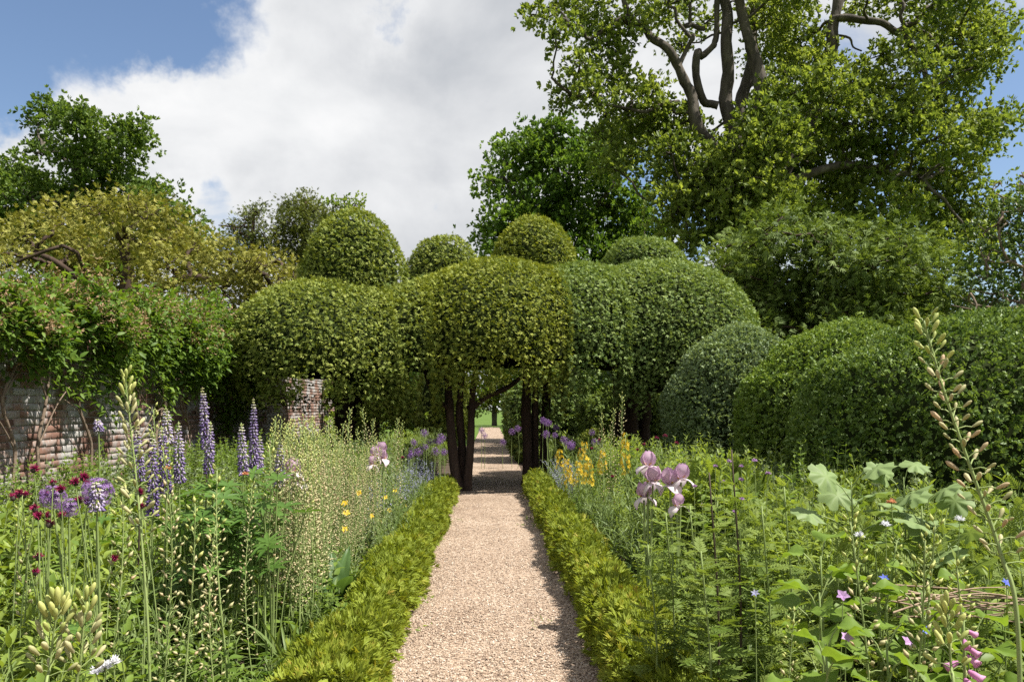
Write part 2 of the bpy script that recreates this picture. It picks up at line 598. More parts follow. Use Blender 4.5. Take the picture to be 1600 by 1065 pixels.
brickmat()
GRAVEL = [(0.0, (0.07, 0.048, 0.035)), (0.2, (0.16, 0.11, 0.078)), (0.45, (0.30, 0.215, 0.152)), (0.7, (0.38, 0.29, 0.212)), (0.87, (0.47, 0.39, 0.31)), (1.0, (0.55, 0.50, 0.44))]
tintmat('pebble', GRAVEL, 0.75, 0, 0.35)


def gravelmat():
    m = bpy.data.materials.new('gravel')
    m.use_nodes = True
    t = NT(m.node_tree)
    out = t.n('ShaderNodeOutputMaterial')
    pos = t.n('ShaderNodeNewGeometry').outputs['Position']
    v = t.n('ShaderNodeTexVoronoi', i_Scale=75.0)
    t.l(pos, v.inputs['Vector'])
    sep = t.n('ShaderNodeSeparateColor')
    t.l(v.outputs['Color'], sep.inputs[0])
    n = t.n('ShaderNodeTexNoise', i_Scale=1.6, i_Detail=5.0)
    t.l(pos, n.inputs['Vector'])
    f = t.math('ADD', t.math('MULTIPLY', sep.outputs[0], 0.84), t.math('MULTIPLY', t.math('SUBTRACT', n.outputs[0], 0.45), 0.5))
    c = t.ramp(f, GRAVEL)
    b = t.n('ShaderNodeBsdfPrincipled')
    t.l(c, b.inputs['Base Color'])
    b.inputs['Roughness'].default_value = 0.8
    b.inputs['Specular IOR Level'].default_value = 0.25
    bp = t.n('ShaderNodeBump', i_Strength=0.9, i_Distance=0.008, invert=True)
    t.l(v.outputs['Distance'], bp.inputs['Height'])
    t.l(bp.outputs[0], b.inputs['Normal'])
    t.l(b.outputs[0], out.inputs[0])
    M['gravel'] = m


gravelmat()

# ------------------------------------------------------------------ setting: ground, beds, path
PXL, PXR = -0.525, 0.600      # path edges
WALLX = -4.72


def sheet(name, x0, x1, y0, y1, z, mat, nx=1, ny=1, wob=0.0, kind='structure'):
    xs, ys = np.linspace(x0, x1, nx + 1), np.linspace(y0, y1, ny + 1)
    gx, gy = np.meshgrid(xs, ys)
    gz = np.full_like(gx, z)
    if wob:
        gz = gz + rng.normal(size=gx.shape) * wob
    V = np.stack([gx.ravel(), gy.ravel(), gz.ravel()], 1)
    T = []
    for j in range(ny):
        for i in range(nx):
            a = j * (nx + 1) + i
            T += [(a, a + 1, a + nx + 2), (a, a + nx + 2, a + nx + 1)]
    b = MB()
    b.add(V, T)
    return tag(b.build(name, mat, smooth=bool(wob)), kind=kind)


tag(sheet('ground', -600, 600, -300, 900, -0.03, 'grass'), kind='structure')
sheet('flower_bed_soil', WALLX, PXL - 0.02, -3, 30, -0.012, 'soil', 30, 120, 0.008)
sheet('flower_bed_soil', PXR + 0.02, 7.5, -3, 30, -0.012, 'soil', 40, 120, 0.008)
sheet('gravel_path', PXL - 0.12, PXR + 0.12, -4, 60, 0.004, 'gravel', 8, 120, 0.002)

# loose gravel lying on the near path
b = MB()
N = 30000
yy = 3.5 + rng.gamma(1.5, 2.1, N)
yy = yy[yy < 16]
N = len(yy)
pos = np.stack([rng.uniform(PXL - 0.06, PXR + 0.06, N), yy, rng.uniform(0.004, 0.009, N)], 1)
R = frames(np.stack([rng.normal(size=N), rng.normal(size=N), rng.normal(size=N) * .25], 1), np.tile([0, 0, 1.0], (N, 1)) + rng.normal(size=(N, 3)) * .3)
stone = (np.array([(0.75, 0, 0), (0, 1.0, 0), (-0.75, 0, 0), (0, -1.0, 0), (0.1, 0.1, 0.62)]), np.array([(0, 1, 4), (1, 2, 4), (2, 3, 4), (3, 0, 4)]))
b.inst(stone, pos, R, rng.uniform(0.004, 0.0085, N), np.clip(rng.beta(2.0, 1.9, N), 0, 1))
tag(b.build('loose_gravel', 'pebble'), 'loose tan and white pebbles lying on the gravel path', 'gravel', kind='stuff')

# ------------------------------------------------------------------ brick wall on the left
WH, BL, BHt = 2.42, 0.228, 0.0765
wall = thing('brick_wall', 'old garden wall of red brick with worn whitewash, half hidden by climbers', 'wall', (WALLX, 0, 0))


def box(x0, x1, y0, y1, z0, z1):
    V = np.array([(x, y, z) for x in (x0, x1) for y in (y0, y1) for z in (z0, z1)], float)
    T = np.array([(0, 1, 3), (0, 3, 2), (4, 6, 7), (4, 7, 5), (0, 4, 5), (0, 5, 1), (2, 3, 7), (2, 7, 6), (0, 2, 6), (0, 6, 4), (1, 5, 7), (1, 7, 3)])
    return V, T


def brick_proto(seed):
    """a worn brick with chamfered front arrises; front face towards +x"""
    r = np.random.default_rng(seed)
    hw, hh, c = (BL - 0.012) / 2, (BHt - 0.011) / 2, 0.006
    ring = lambda x, a, bb: [(x, -a, -bb), (x, a, -bb), (x, a, bb), (x, -a, bb)]
    V = np.array(ring(-0.03, hw, hh) + ring(0.008, hw, hh) + ring(0.014, hw - c, hh - c), float)
    V[4:] += r.normal(size=(8, 3)) * 0.0022
    T = []
    for k in (0, 4):
        for i in range(4):
            a, bb = k + i, k + (i + 1) % 4
            T += [(a, bb, bb + 4), (a, bb + 4, a + 4)]
    T += [(8, 9, 10), (8, 10, 11)]
    return V, np.array(T)


b = MB()
b.add(*box(-0.34, 0.0, -1.0, 34.0, -0.05, WH))
b.build('mortar_core', 'mortar', wall)
b = MB()
for k in range(150):
    y = -1.0 + k * 0.233
    b.add(*box(-0.37 - rng.random() * .01, 0.03 + rng.random() * .012, y, y + 0.222, WH + 0.003, WH + 0.075 + rng.random() * .008), tint=rng.random())
tag(b.build('coping', 'coping', wall), kind='stuff')
bm_ = []
for k in range(5):
    q = MB()
    q.add(*brick_proto(k), tint=k * 0.19)
    bm_.append(q.mesh('brick', 'brick'))
rest = MB()
nb = 0
for row in range(int(WH / BHt)):
    z = (row + 0.5) * BHt
    off = BL * 0.5 * (row % 2)
    for k in range(153):
        y = -0.9 + off + k * BL
        if y > 33.8:
            continue
        dx = rng.normal() * 0.0018
        if 7.4 < y < 12.2 and 0.98 < z < 2.14 and nb < 300:
            o = link('brick', bm_[rng.integers(5)], wall)
            o.location = (dx, y, z)
            o.rotation_euler = (rng.normal() * .006, 0, 0)
            nb += 1
        else:
            V, T = brick_proto(row * 7 + k % 5)
            rest.add(V + np.array([dx, y, z]), T, tint=rng.random())
tag(rest.build('brickwork', 'brick', wall), kind='stuff')


# ------------------------------------------------------------------ clipped foliage (topiary and hedges)
def sell(c, r, p=2.0, zmin=-1.0):
    return dict(c=np.array(c, float), r=np.array(r, float), p=p, zmin=zmin)


def inside(e, X):
    q = np.abs((X - e['c']) / e['r'])
    return np.sum(q ** e['p'], axis=1) ** (1 / e['p'])


def wobble(X, k=1.1, amp=0.05, ph=0.0):
    return amp * (np.sin(X[:, 0] * 2.1 * k + ph) * np.sin(X[:, 1] * 1.7 * k + 1.3 + ph) + np.sin(X[:, 2] * 2.6 * k + 0.7 + ph) * np.sin(X[:, 0] * 3.1 * k + 2.0)
                  + 0.5 * np.sin(X[:, 0] * 6.3 * k + X[:, 2] * 5.1 * k + ph))


def shell(e, dens, amp=0.04, back=0.3):
    area = 4 * PI * ((e['r'][0] * e['r'][1]) ** 1.6 / 3 + (e['r'][0] * e['r'][2]) ** 1.6 / 3 + (e['r'][1] * e['r'][2]) ** 1.6 / 3) ** (1 / 1.6) * (1.12 if e['p'] > 2.2 else 1)
    n = int(area * dens * e.get('w', 1.0) * 2.2)
    d = rdir(n)
    q = np.abs(d / e['r'])
    t = 1 / np.sum(q ** e['p'], axis=1) ** (1 / e['p'])
    X = d * t[:, None]
    nr = unit(np.sign(X) * (np.abs(X / e['r']) ** (e['p'] - 1)) / e['r'])
    w = t ** 2 / np.maximum(np.sum(nr * d, axis=1), 0.15)
    w = w / (np.mean(w) * 2.2)
    keep = rng.random(n) < w * np.where(nr[:, 1] > 0.3, back, 1.0)
    X, nr = X[keep], nr[keep]
    zlim = e['zmin']
    if e.get('rag'):
        th_ = np.arctan2(X[:, 1], X[:, 0])
        zlim = zlim + 0.10 * np.sin(th_ * 9 + e['r'][0] * 9) + 0.08 * np.sin(th_ * 17 + 1) - 0.16 * rng.random(len(X)) ** 2
    k2 = X[:, 2] > zlim * e['r'][2]
    X, nr = X[k2], nr[k2]
    X = X + e['c']
    X = X + nr * wobble(X, amp=amp)[:, None]
    return X, nr


def sdist(e, X):
    """approximate distance to a clipped solid, and its outward direction"""
    q = np.abs((X - e['c']) / e['r'])
    v = np.maximum(np.sum(q ** e['p'], axis=1) ** (1 / e['p']), 1e-3)
    g = np.sign(X - e['c']) * q ** (e['p'] - 1) / e['r'] * (v ** (1 - e['p']))[:, None]
    gl = np.maximum(np.linalg.norm(g, axis=1), 1e-6)
    return (v - 1) / gl, g / gl[:, None]


def blend_to(X, nr, solids, k):
    """slides points onto the smooth union of the solids"""
    for _ in range(4):
        D_, N_ = zip(*[sdist(o, X) for o in solids])
        D_ = np.stack(D_)
        m_ = D_.min(axis=0)
        W = np.exp(-(D_ - m_) / k)
        f = m_ - k * np.log(W.sum(axis=0))
        nr = unit(np.einsum('on,onc->nc', W / W.sum(axis=0), np.stack(N_)))
        X = X - nr * (f * 0.85)[:, None]
    return X, nr


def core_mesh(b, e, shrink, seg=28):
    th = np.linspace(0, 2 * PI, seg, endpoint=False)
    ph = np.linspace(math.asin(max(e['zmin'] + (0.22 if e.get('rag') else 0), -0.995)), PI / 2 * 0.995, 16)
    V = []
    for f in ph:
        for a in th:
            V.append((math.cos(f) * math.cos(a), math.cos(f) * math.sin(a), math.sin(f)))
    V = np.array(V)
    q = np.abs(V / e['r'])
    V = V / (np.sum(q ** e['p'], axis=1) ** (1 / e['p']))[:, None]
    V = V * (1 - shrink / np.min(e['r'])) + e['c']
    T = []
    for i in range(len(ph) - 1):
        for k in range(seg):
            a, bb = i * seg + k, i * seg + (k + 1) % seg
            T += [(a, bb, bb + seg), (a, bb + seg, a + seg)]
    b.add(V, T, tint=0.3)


def clipped(parts, dens, size, proto, others=(), depth=0.10, amp=0.04, upb=0.45, rnd=0.5, shrink=0.12, tmul=1.0, stray=0.01, blend=None, k=0.3, fringe=0.0):
    """returns (foliage MB, core MB) for a union of clipped solids"""
    fol, core = MB(), MB()
    for e in parts:
        X, nr = shell(e, dens, amp)
        keep = np.ones(len(X), bool)
        for o in list(parts) + list(others):
            if o is not e:
                keep &= inside(o, X) > (0.80 if blend and any(q is o for q in blend) else 0.965)
        X, nr = X[keep], nr[keep]
        if blend and any(o is e for o in blend):
            X, nr = blend_to(X, nr, blend, k)
        n = len(X)
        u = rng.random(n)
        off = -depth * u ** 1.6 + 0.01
        st = rng.random(n) < stray
        off = np.where(st, rng.uniform(0.01, 0.06, n), off)
        if fringe:
            off = off + np.where((nr[:, 2] < -0.25) & (rng.random(n) < 0.35), rng.random(n) * fringe, 0)
        X = X + nr * off[:, None]
        d = nr * 0.45 + np.array([0, 0, upb * .5]) + rng.normal(size=(n, 3)) * (rnd + .2)
        nn = nr * 0.9 + np.array([0.2, 0, 0.75]) + rng.normal(size=(n, 3)) * 0.45
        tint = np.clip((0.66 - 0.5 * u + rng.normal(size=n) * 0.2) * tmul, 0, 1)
        fol.inst(proto, X, frames(d, nn), size * rng.uniform(0.7, 1.3, n), tint)
        if e.get('rag'):
            low = np.where(X[:, 2] < np.quantile(X[:, 2], 0.10))[0]
            low = rng.choice(low, int(len(low) * 0.9))
            m_ = len(low)
            Xd = X[low] - np.stack([nr[low, 0] * .15, nr[low, 1] * .15, rng.random(m_) ** 1.7 * 0.24], 1) * np.stack([rng.random(m_), rng.random(m_), np.ones(m_)], 1)
            dd = nr[low] * .6 + np.array([0, 0, -.35]) + rng.normal(size=(m_, 3)) * .5
            fol.inst(proto, Xd, frames(dd, np.array([0, -.3, .9]) + rng.normal(size=(m_, 3)) * .4), size * rng.uniform(.8, 1.4, m_), np.clip(.45 + rng.normal(size=m_) * .2, 0, 1))
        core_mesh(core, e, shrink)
    return fol, core


yew_sprig = join([xf(diamond(1.0, 0.30), frames(np.array([[dx, 1.0, dz]]), np.array([[0, 0, 1.0]]))[0], (0, oy, 0), s)
                  for dx, dz, oy, s in ((0.0, 0.1, 0.0, 1.0), (0.75, 0.0, 0.05, 0.75), (-0.75, 0.05, 0.0, 0.8))])
box_sprig = spray(diamond(0.8, 0.5, 0.15, 0.5), 4, 0.75, 3)
fine_sprig = join([xf(diamond(1.0, 0.23), frames(np.array([[dx, 1.0, dz]]), np.array([[0, 0, 1.0]]))[0], (0, oy, 0), s)
                   for dx, dz, oy, s in ((0.0, 0.15, 0.0, 1.0), (0.55, 0.0, 0.1, 0.75), (-0.55, 0.1, 0.15, 0.75), (0.3, .3, 0.35, 0.6))])


def E(px, py, d, wx, wy, dy=None, p=2.0, zmin=-1.0):
    """clipped solid from its outline in the photograph (half sizes wx, wy in pixels) at distance d"""
    k = d / F
    return sell(P(px, py, d), (wx * k, dy if dy else wx * k, wy * k), p, zmin)


YA = [E(507, 552, 14.0, 147, 112, 1.95, 2.0, -0.45), E(588, 583, 13.9, 62, 58, 1.0, 2.0, -0.92), E(475, 545, 16.6, 92, 80, 2.0, 2.0, -0.6), E(551, 440, 14.3, 80, 110, 0.92, 2.0)]
YB = [E(655, 545, 14.4, 74, 92, 1.6, 2.0, -0.5), E(690, 535, 16.0, 108, 102, 1.5, 2.0, -0.6), E(691, 440, 16.4, 60, 70, 0.8)]
YC = [E(776, 535, 14.5, 138, 127, 2.1, 2.0, -0.42), E(833, 410, 14.9, 64, 68, 0.75)]
YD = [E(1030, 540, 15.0, 150, 130, 1.9, 2.0, -0.45), E(905, 535, 14.6, 74, 118, 1.7, 2.0, -0.45), E(1018, 577, 14.8, 58, 46, 0.8), E(1007, 418, 16.5, 62, 46, 0.82)]
for e_ in (YA[0], YA[1], YA[2], YB[0], YB[1], YC[0], YD[0], YD[1]):
    e_['rag'] = True
YA[2]['w'] = 0.35
YB[1]['w'] = 0.4
ALLY = YA + YB + YC + YD


def trunk_cluster(parent, stems, name='trunk', mat='bark_yew'):
    for pts, r0, r1 in stems:
        pp = smooth_path([(*p, 0) for p in pts], 4)[:, :3]
        k = len(pp)
        rad = np.linspace(r0, r1, k) * (1 + rng.normal(size=k) * 0.06)
        rad[0] *= 1.45
        rad[1] *= 1.15
        b = MB()
        b.add(*tube(pp, rad, 10))
        b.build(name, mat, parent, True)


def topiary(label, parts, mat, base, stems, tm=1.0):
    t = thing('topiary_yew', label, 'topiary tree', (0, 0, 0), 'four clipped yews arching over the path')
    t.location = (base[0], base[1], 0)
    o3 = np.array([base[0], base[1], 0])
    sh = {id(e): dict(e, c=e['c'] - o3) for e in ALLY}
    loc = [sh[id(e)] for e in parts]
    oth = [sh[id(e)] for e in ALLY if not any(e is q for q in parts)]
    mass = [sh[id(e)] for e in YA[:-1] + YB[:-1] + YC[:-1] + YD[:-1]]
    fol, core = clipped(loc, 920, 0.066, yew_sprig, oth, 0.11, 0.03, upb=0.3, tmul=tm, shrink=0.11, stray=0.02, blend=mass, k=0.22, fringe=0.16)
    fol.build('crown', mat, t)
    core.build('crown_core', 'core', t, True)  # added dark shell inside the crown: blocks light, stands for shade behind sprigs
    trunk_cluster(t, [([np.array(p) - o3 for p in pts], r0, r1) for pts, r0, r1 in stems])
    return t


def G(px, d):
    return np.array([(px - CX) / F * d, d, 0.0])


topiary('leftmost clipped yew by the wall with the tallest rounded dome', YA, 'yew_a', G(560, 14.2),
        [([G(545, 14.2) - [0, 0, .05], P(540, 660, 14.2), P(535, 600, 14.2), P(530, 540, 14.1)], 0.20, 0.14),
         ([G(575, 14.0) - [0, 0, .05], P(580, 660, 14.0), P(590, 600, 14.0), P(600, 560, 14.0)], 0.18, 0.12),
         ([G(560, 14.5) - [0, 0, .05], P(562, 660, 14.5), P(560, 560, 14.4)], 0.19, 0.13)])
topiary('clipped yew with a small dome and several bare trunks left of the path', YB, 'yew_a', G(718, 13.7),
        [([G(716, 13.55) - [0, 0, .05], P(708, 710, 13.6), P(703, 650, 13.7), P(699, 580, 13.9), P(693, 540, 14.4)], 0.092, 0.058),
         ([G(722, 13.75) - [0, 0, .05], P(722, 700, 13.8), P(718, 640, 13.9), P(722, 575, 14.1), P(722, 540, 14.6)], 0.085, 0.048),
         ([G(728, 13.6) - [0, 0, .05], P(735, 700, 13.6), P(737, 640, 13.7), P(742, 585, 13.8), P(756, 545, 14.2)], 0.078, 0.045),
         ([P(733, 640, 13.7), P(760, 620, 13.8), P(795, 604, 14.0), P(830, 575, 14.3)], 0.055, 0.035),
         ([P(703, 640, 13.7), P(680, 620, 13.7), P(668, 595, 13.8), P(660, 560, 14.0)], 0.045, 0.03)], 0.95)
topiary('golden green clipped yew with a dome standing right of the path', YC, 'yew_c', G(829, 14.6),
        [([G(824, 14.4) - [0, 0, .05], P(824, 700, 14.4), P(822, 640, 14.5), P(824, 580, 14.6), P(826, 520, 14.7)], 0.095, 0.075),
         ([G(836, 14.7) - [0, 0, .05], P(836, 700, 14.7), P(836, 640, 14.7), P(838, 580, 14.7), P(842, 520, 14.8)], 0.075, 0.055),
         ([G(850, 15.9) - [0, 0, .05], P(851, 690, 15.9), P(854, 620, 15.9), P(856, 560, 15.6)], 0.10, 0.08)], 1.05)
topiary('rightmost clipped yew with a low dome beside the clipped box mounds', YD, 'yew_d', G(992, 15.2),
        [([G(985, 15.0) - [0, 0, .05], P(985, 680, 15.0), P(987, 620, 15.0), P(985, 540, 15.1)], 0.17, 0.12),
         ([G(1003, 15.3) - [0, 0, .05], P(1004, 680, 15.3), P(1006, 620, 15.3), P(1012, 540, 15.3)], 0.16, 0.12),
         ([G(972, 15.6) - [0, 0, .05], P(970, 680, 15.6), P(965, 600, 15.5), P(960, 540, 15.3)], 0.11, 0.09)])


def mound(name, label, cat, parts, mat, dens, size, proto, group=None, depth=0.1, amp=0.05, shrink=0.13, tm=1.0, upb=0.4, rnd=0.6, stray=0.03, others=()):
    c = parts[0]['c'].copy()
    c[2] = 0
    t = thing(name, label, cat, c, group)
    loc = [dict(e, c=e['c'] - c) for e in parts]
    oth = [dict(e, c=e['c'] - c) for e in others]
    fol, core = clipped(loc, dens, size, proto, oth, depth, amp, upb, rnd, shrink, tm, stray)
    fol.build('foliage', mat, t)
    core.build('shade_core', 'core', t, True)  # smooth dark shell added to block light, its colour gives the shaded gaps
    return t


def ground_mound(px, d, r, ry, ztop, p=2.3):
    x = (px - CX) / F * d
    return sell((x, d, ztop * 0.42), (r, ry, ztop * 0.58), p, -0.74)


M1 = ground_mound(1152, 12.6, 1.12, 1.35, 2.64)
M2 = ground_mound(1316, 10.0, 1.24, 1.35, 2.42, 2.3)
M3 = ground_mound(1500, 7.7, 1.46, 1.55, 2.24, 2.5)
M4 = sell((6.6, 9.0, 1.0), (1.6, 3.2, 1.45), 2.5, -0.68)
M4['w'] = 0.35
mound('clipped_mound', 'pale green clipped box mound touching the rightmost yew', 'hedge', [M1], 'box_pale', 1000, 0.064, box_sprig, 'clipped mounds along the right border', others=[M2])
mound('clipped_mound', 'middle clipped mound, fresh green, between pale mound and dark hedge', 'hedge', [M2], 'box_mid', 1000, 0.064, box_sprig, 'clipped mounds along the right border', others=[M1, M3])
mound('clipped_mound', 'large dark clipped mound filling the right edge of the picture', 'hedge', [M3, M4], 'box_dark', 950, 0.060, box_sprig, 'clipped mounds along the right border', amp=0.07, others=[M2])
SH = sell((2.75, 6.2, 0.42), (0.36, 0.45, 0.5), 2.0, -0.8)
mound('leafy_shrub', 'low lime green shrub in front of the large dark mound', 'shrub', [SH], 'lime_shrub', 1700, 0.055, box_sprig, depth=0.14, amp=0.09, rnd=0.9, stray=0.12)


# low edging hedges along the path
def edging(label, x0, x1, y0, y1, h):
    t = thing('edging_hedge', label, 'hedge', ((x0 + x1) / 2, (y0 + y1) / 2, 0), 'low hedges edging the path')
    fol, core = MB(), MB()
    o3 = np.array([(x0 + x1) / 2, (y0 + y1) / 2, 0])
    w = (x1 - x0) / 2
    L = y1 - y0
    n = int(L * 2150)
    s = y0 + L * rng.random(n) ** 1.45
    a = rng.uniform(-0.25, PI + 0.25, n)
    prof = 1 + 0.13 * np.sin(s * 2.3 + x0 * 7) + 0.10 * np.sin(s * 5.7 + a * 2) + 0.08 * np.sin(s * 13.1 + a * 4) + 0.10 * (rng.random(n) < .08)
    ca, sa = np.cos(a), np.sin(a)
    q = (np.abs(ca) ** 2.6 + np.abs(sa) ** 2.6) ** (-1 / 2.6)
    ca, sa = ca * q, sa * q
    u = rng.random(n)
    rr = prof * (1 - 0.34 * u ** 1.5)
    X = np.stack([ca * w * rr, s - o3[1], h * 0.3 + sa * h * 0.72 * rr], 1)
    nr = unit(np.stack([ca / w, np.zeros(n), sa / h], 1))
    d = nr * 0.6 + np.array([0, 0, 0.35]) + rng.normal(size=(n, 3)) * 0.7
    tint = np.clip(0.45 - 0.3 * u + rng.normal(size=n) * 0.17, 0, 1)
    fol.inst(fine_sprig, X, frames(d, np.array([0, 0, 1.0]) + rng.normal(size=(n, 3)) * .6), rng.uniform(0.034, 0.078, n), tint)
    V, T = [], []
    K = 60
    for i in range(K):
        yv = y0 + L * i / (K - 1) - o3[1]
        for k in range(10):
            aa = -0.3 + (PI + 0.6) * k / 9
            V.append((math.cos(aa) * w * 0.66, yv, max(-0.01, h * 0.22 + math.sin(aa) * h * 0.55)))
    for i in range(K - 1):
        for k in range(9):
            aa = i * 10 + k
            T += [(aa, aa + 1, aa + 11), (aa, aa + 11, aa + 10)]
    core.add(V, T, tint=0.4)
    fol.build('foliage', 'edging', t)
    core.build('shade_core', 'core', t, True)  # dark inner shell, shade between the sprigs put into its colour


edging('low feathery yellow green hedge edging the left side of the path', -0.90, PXL + 0.0, 3.2, 13.1, 0.29)
edging('low feathery hedge edging the right side, shading the gravel', PXR - 0.01, 0.96, 2.6, 13.3, 0.33)


# ------------------------------------------------------------------ trees
oak_spray = spray(diamond(0.8, 0.42, 0.15, 0.55), 7, 1.0, 5, 0.16)
needle_spray = join([xf(diamond(1.0, 0.22), frames(np.array([[dx, 1.0, dz]]), np.array([[0, 0, 1.0]]))[0], (0, oy, 0), s)
                     for dx, dz, oy, s in ((0, -.15, 0, 1.0), (.7, -.2, .1, .7), (-.7, -.2, .1, .7), (.6, -.3, .45, .5), (-.6, -.3, .45, .5))])


def crown(clumps, proto, k, m, size, sub=0.42, up=0.35, outw=0.7, droop=0.0, inner=0.45, flat=0.75, back=0.6):
    """clumps: (x, y, z, r). k twigs per unit clump surface, m sprays per twig."""
    fol = MB()
    twig_ends = []
    for (x, y, z, r) in clumps:
        c = np.array([x, y, z])
        n = max(4, int(k * r * r * 4 * PI))
        d = rdir(n)
        d = d[(rng.random(n) < np.where(d[:, 1] > 0.3, back, 1.0))]
        n = len(d)
        u = inner + (1 - inner) * rng.random(n) ** 0.55
        ctr = c + d * (u * r)[:, None] * np.array([1, 1, flat])
        ct = rng.normal() * 0.10 + rng.normal(size=n) * 0.13 + 0.45
        j = np.repeat(np.arange(n), m)
        N = len(j)
        pos = ctr[j] + rng.normal(size=(N, 3)) * sub * 0.5 * np.array([1, 1, 0.7])
        dd = d[j] * outw + rng.normal(size=(N, 3)) * 0.55 + np.array([0, 0, up - droop])
        nn = np.array([0, 0, 1.0]) + rng.normal(size=(N, 3)) * 0.6 + d[j] * 0.3
        fol.inst(proto, pos, frames(dd, nn), size * rng.uniform(0.65, 1.25, N), np.clip(ct[j] + rng.normal(size=N) * 0.12, 0, 1))
        twig_ends.append((c, ctr))
    return fol, twig_ends


def limb_mesh(pts, r0, r1, n=8, jit=0.0):
    pp = smooth_path(pts, 2)
    if jit:
        w = rng.normal(size=(len(pp), 3)) * jit * 1.3
        w[0] = 0
        pp = pp + w
    pp = smooth_path(pp, 3)
    k = len(pp)
    rad = r0 + (r1 - r0) * np.linspace(0, 1, k) ** 0.8
    b = MB()
    b.add(*tube(pp, rad * (1 + rng.normal(size=k) * 0.05), n))
    return b


def tree(name, label, base, trunk, limbs, clumps, leafm, barkm, proto, k, m, size, group=None, br=0.07, twigs=5, twig_r=0.018, jit=0.08, **kw):
    """trunk, limbs: (points, r0, r1) in world space; clumps: (x, y, z, r) world"""
    o3 = np.array([base[0], base[1], 0.0])
    t = thing(name, label, 'tree', o3, group)
    skel = []
    for i, (pts, r0, r1) in enumerate([trunk] + list(limbs)):
        pts = [np.asarray(p, float) - o3 for p in pts]
        limb_mesh(pts, r0, r1, 10 if i == 0 else 8, 0 if i == 0 else jit).build('trunk' if i == 0 else 'limb', barkm, t, True)
        sp = smooth_path(pts, 5)
        skel.append(sp)
    sk = np.vstack(skel)
    loc = [(x - o3[0], y - o3[1], z, r) for x, y, z, r in clumps]
    fol, ends = crown(loc, proto, k, m, size, **kw)
    fol.build('crown', leafm, t)
    bb = MB()
    for c, ctr in ends:
        dist = np.linalg.norm(sk - c, axis=1) + np.maximum(0, sk[:, 2] - c[2]) * 1.5
        a = sk[np.argmin(dist)]
        L = np.linalg.norm(c - a)
        mid = (a + c) / 2 + rng.normal(size=3) * 0.12 * L + np.array([0, 0, 0.05 * L])
        pp = smooth_path([a, mid, c], 4)
        bb.add(*tube(pp + np.vstack([np.zeros(3), rng.normal(size=(len(pp) - 1, 3)) * jit * 0.6]), np.linspace(br, br * 0.4, len(pp)), 5))
        for e in ctr[rng.permutation(len(ctr))[:twigs]]:
            q = c + (e - c) * 0.5 + rng.normal(size=3) * 0.12
            bb.add(*tube(smooth_path([c, q, e], 3), np.linspace(twig_r, twig_r * 0.5, 7), 4, False))
    if bb.n:
        tag(bb.build('branches', barkm, t, True), kind='stuff')
    return t


def C(lst, d, jd=1.5, grow=1.0):
    """clumps from (px, py, radius px[, depth offset])"""
    out = []
    for q in lst:
        dd = d + (q[3] if len(q) > 3 else rng.uniform(-jd, jd))
        p = P(q[0], q[1], dd)
        out.append((p[0], p[1], p[2], q[2] * dd / F * grow))
    return out


# great oak, upper right
D = 25.0
oak_cl = C([(845, 25, 26), (868, 60, 24), (880, 5, 28), (925, 20, 36), (950, 70, 40), (905, 105, 28), (890, 150, 26), (925, 150, 30), (975, 120, 36), (985, 40, 36),
            (960, 190, 34), (1000, 205, 40), (1010, 160, 40), (1045, 195, 42), (985, 245, 36), (940, 215, 26), (1020, 10, 34), (1045, 240, 34), (960, 262, 28),
            (1065, 70, 20, 3.4), (1075, 5, 26, 3.4), (1100, 40, 16, 3.4),
            (1215, 30, 46), (1250, 60, 44), (1205, 90, 40, 3.4), (1265, 105, 44), (1180, 20, 30, 3.4), (1235, 140, 44), (1290, 145, 46), (1330, 130, 40), (1180, 175, 34, 3.4),
            (1085, 205, 26, 3.4), (1095, 255, 30), (1200, 195, 46), (1260, 200, 50), (1320, 190, 50), (1370, 150, 46), (1390, 205, 48), (1060, 275, 46), (1045, 325, 44), (1100, 295, 48),
            (1150, 250, 46, 3.4), (1160, 310, 52), (1220, 260, 54), (1290, 265, 56), (1350, 260, 54), (1420, 260, 50), (1230, 330, 50), (1300, 330, 56), (1380, 320, 56), (1450, 310, 50),
            (1490, 270, 44), (1480, 345, 48), (1530, 330, 42), (1440, 380, 48), (1520, 390, 44), (1360, 385, 46), (1100, 350, 40), (1065, 385, 32), (1130, 380, 40),
            (1150, 235, 40, -2.2), (1195, 240, 44, -2.4), (1160, 290, 46, -2.4), (1205, 300, 46, -2.2), (1115, 270, 36, -2.0), (1175, 340, 46, -2.2), (1120, 330, 40, -2), (1225, 215, 36, -2), (1440, 110, 36), (1425, 175, 36), (1475, 160, 44), (1510, 205, 40), (1555, 195, 30), (1570, 180, 18), (1530, 225, 30), (1465, 215, 40), (1500, 60, 48), (1455, 40, 36), (1545, 35, 36),
            (1540, 90, 34), (1500, 110, 40), (1565, 55, 22), (1420, 70, 24), (1380, 85, 24), (1410, 5, 28), (1345, 10, 26), (1470, -10, 40), (1540, -20, 36),
            (1240, -20, 44), (1180, -50, 44), (1120, -60, 40), (1060, -55, 40), (990, -50, 44), (920, -50, 40), (1300, -70, 44), (1380, -60, 44), (1450, -70, 44), (1520, -80, 44)], D, 2.2)
ob = G(1185, D)
tr_oak = ([ob + [0, 0, -.1], P(1180, 560, D), P(1172, 430, D), P(1165, 330, D)], 0.75, 0.55)
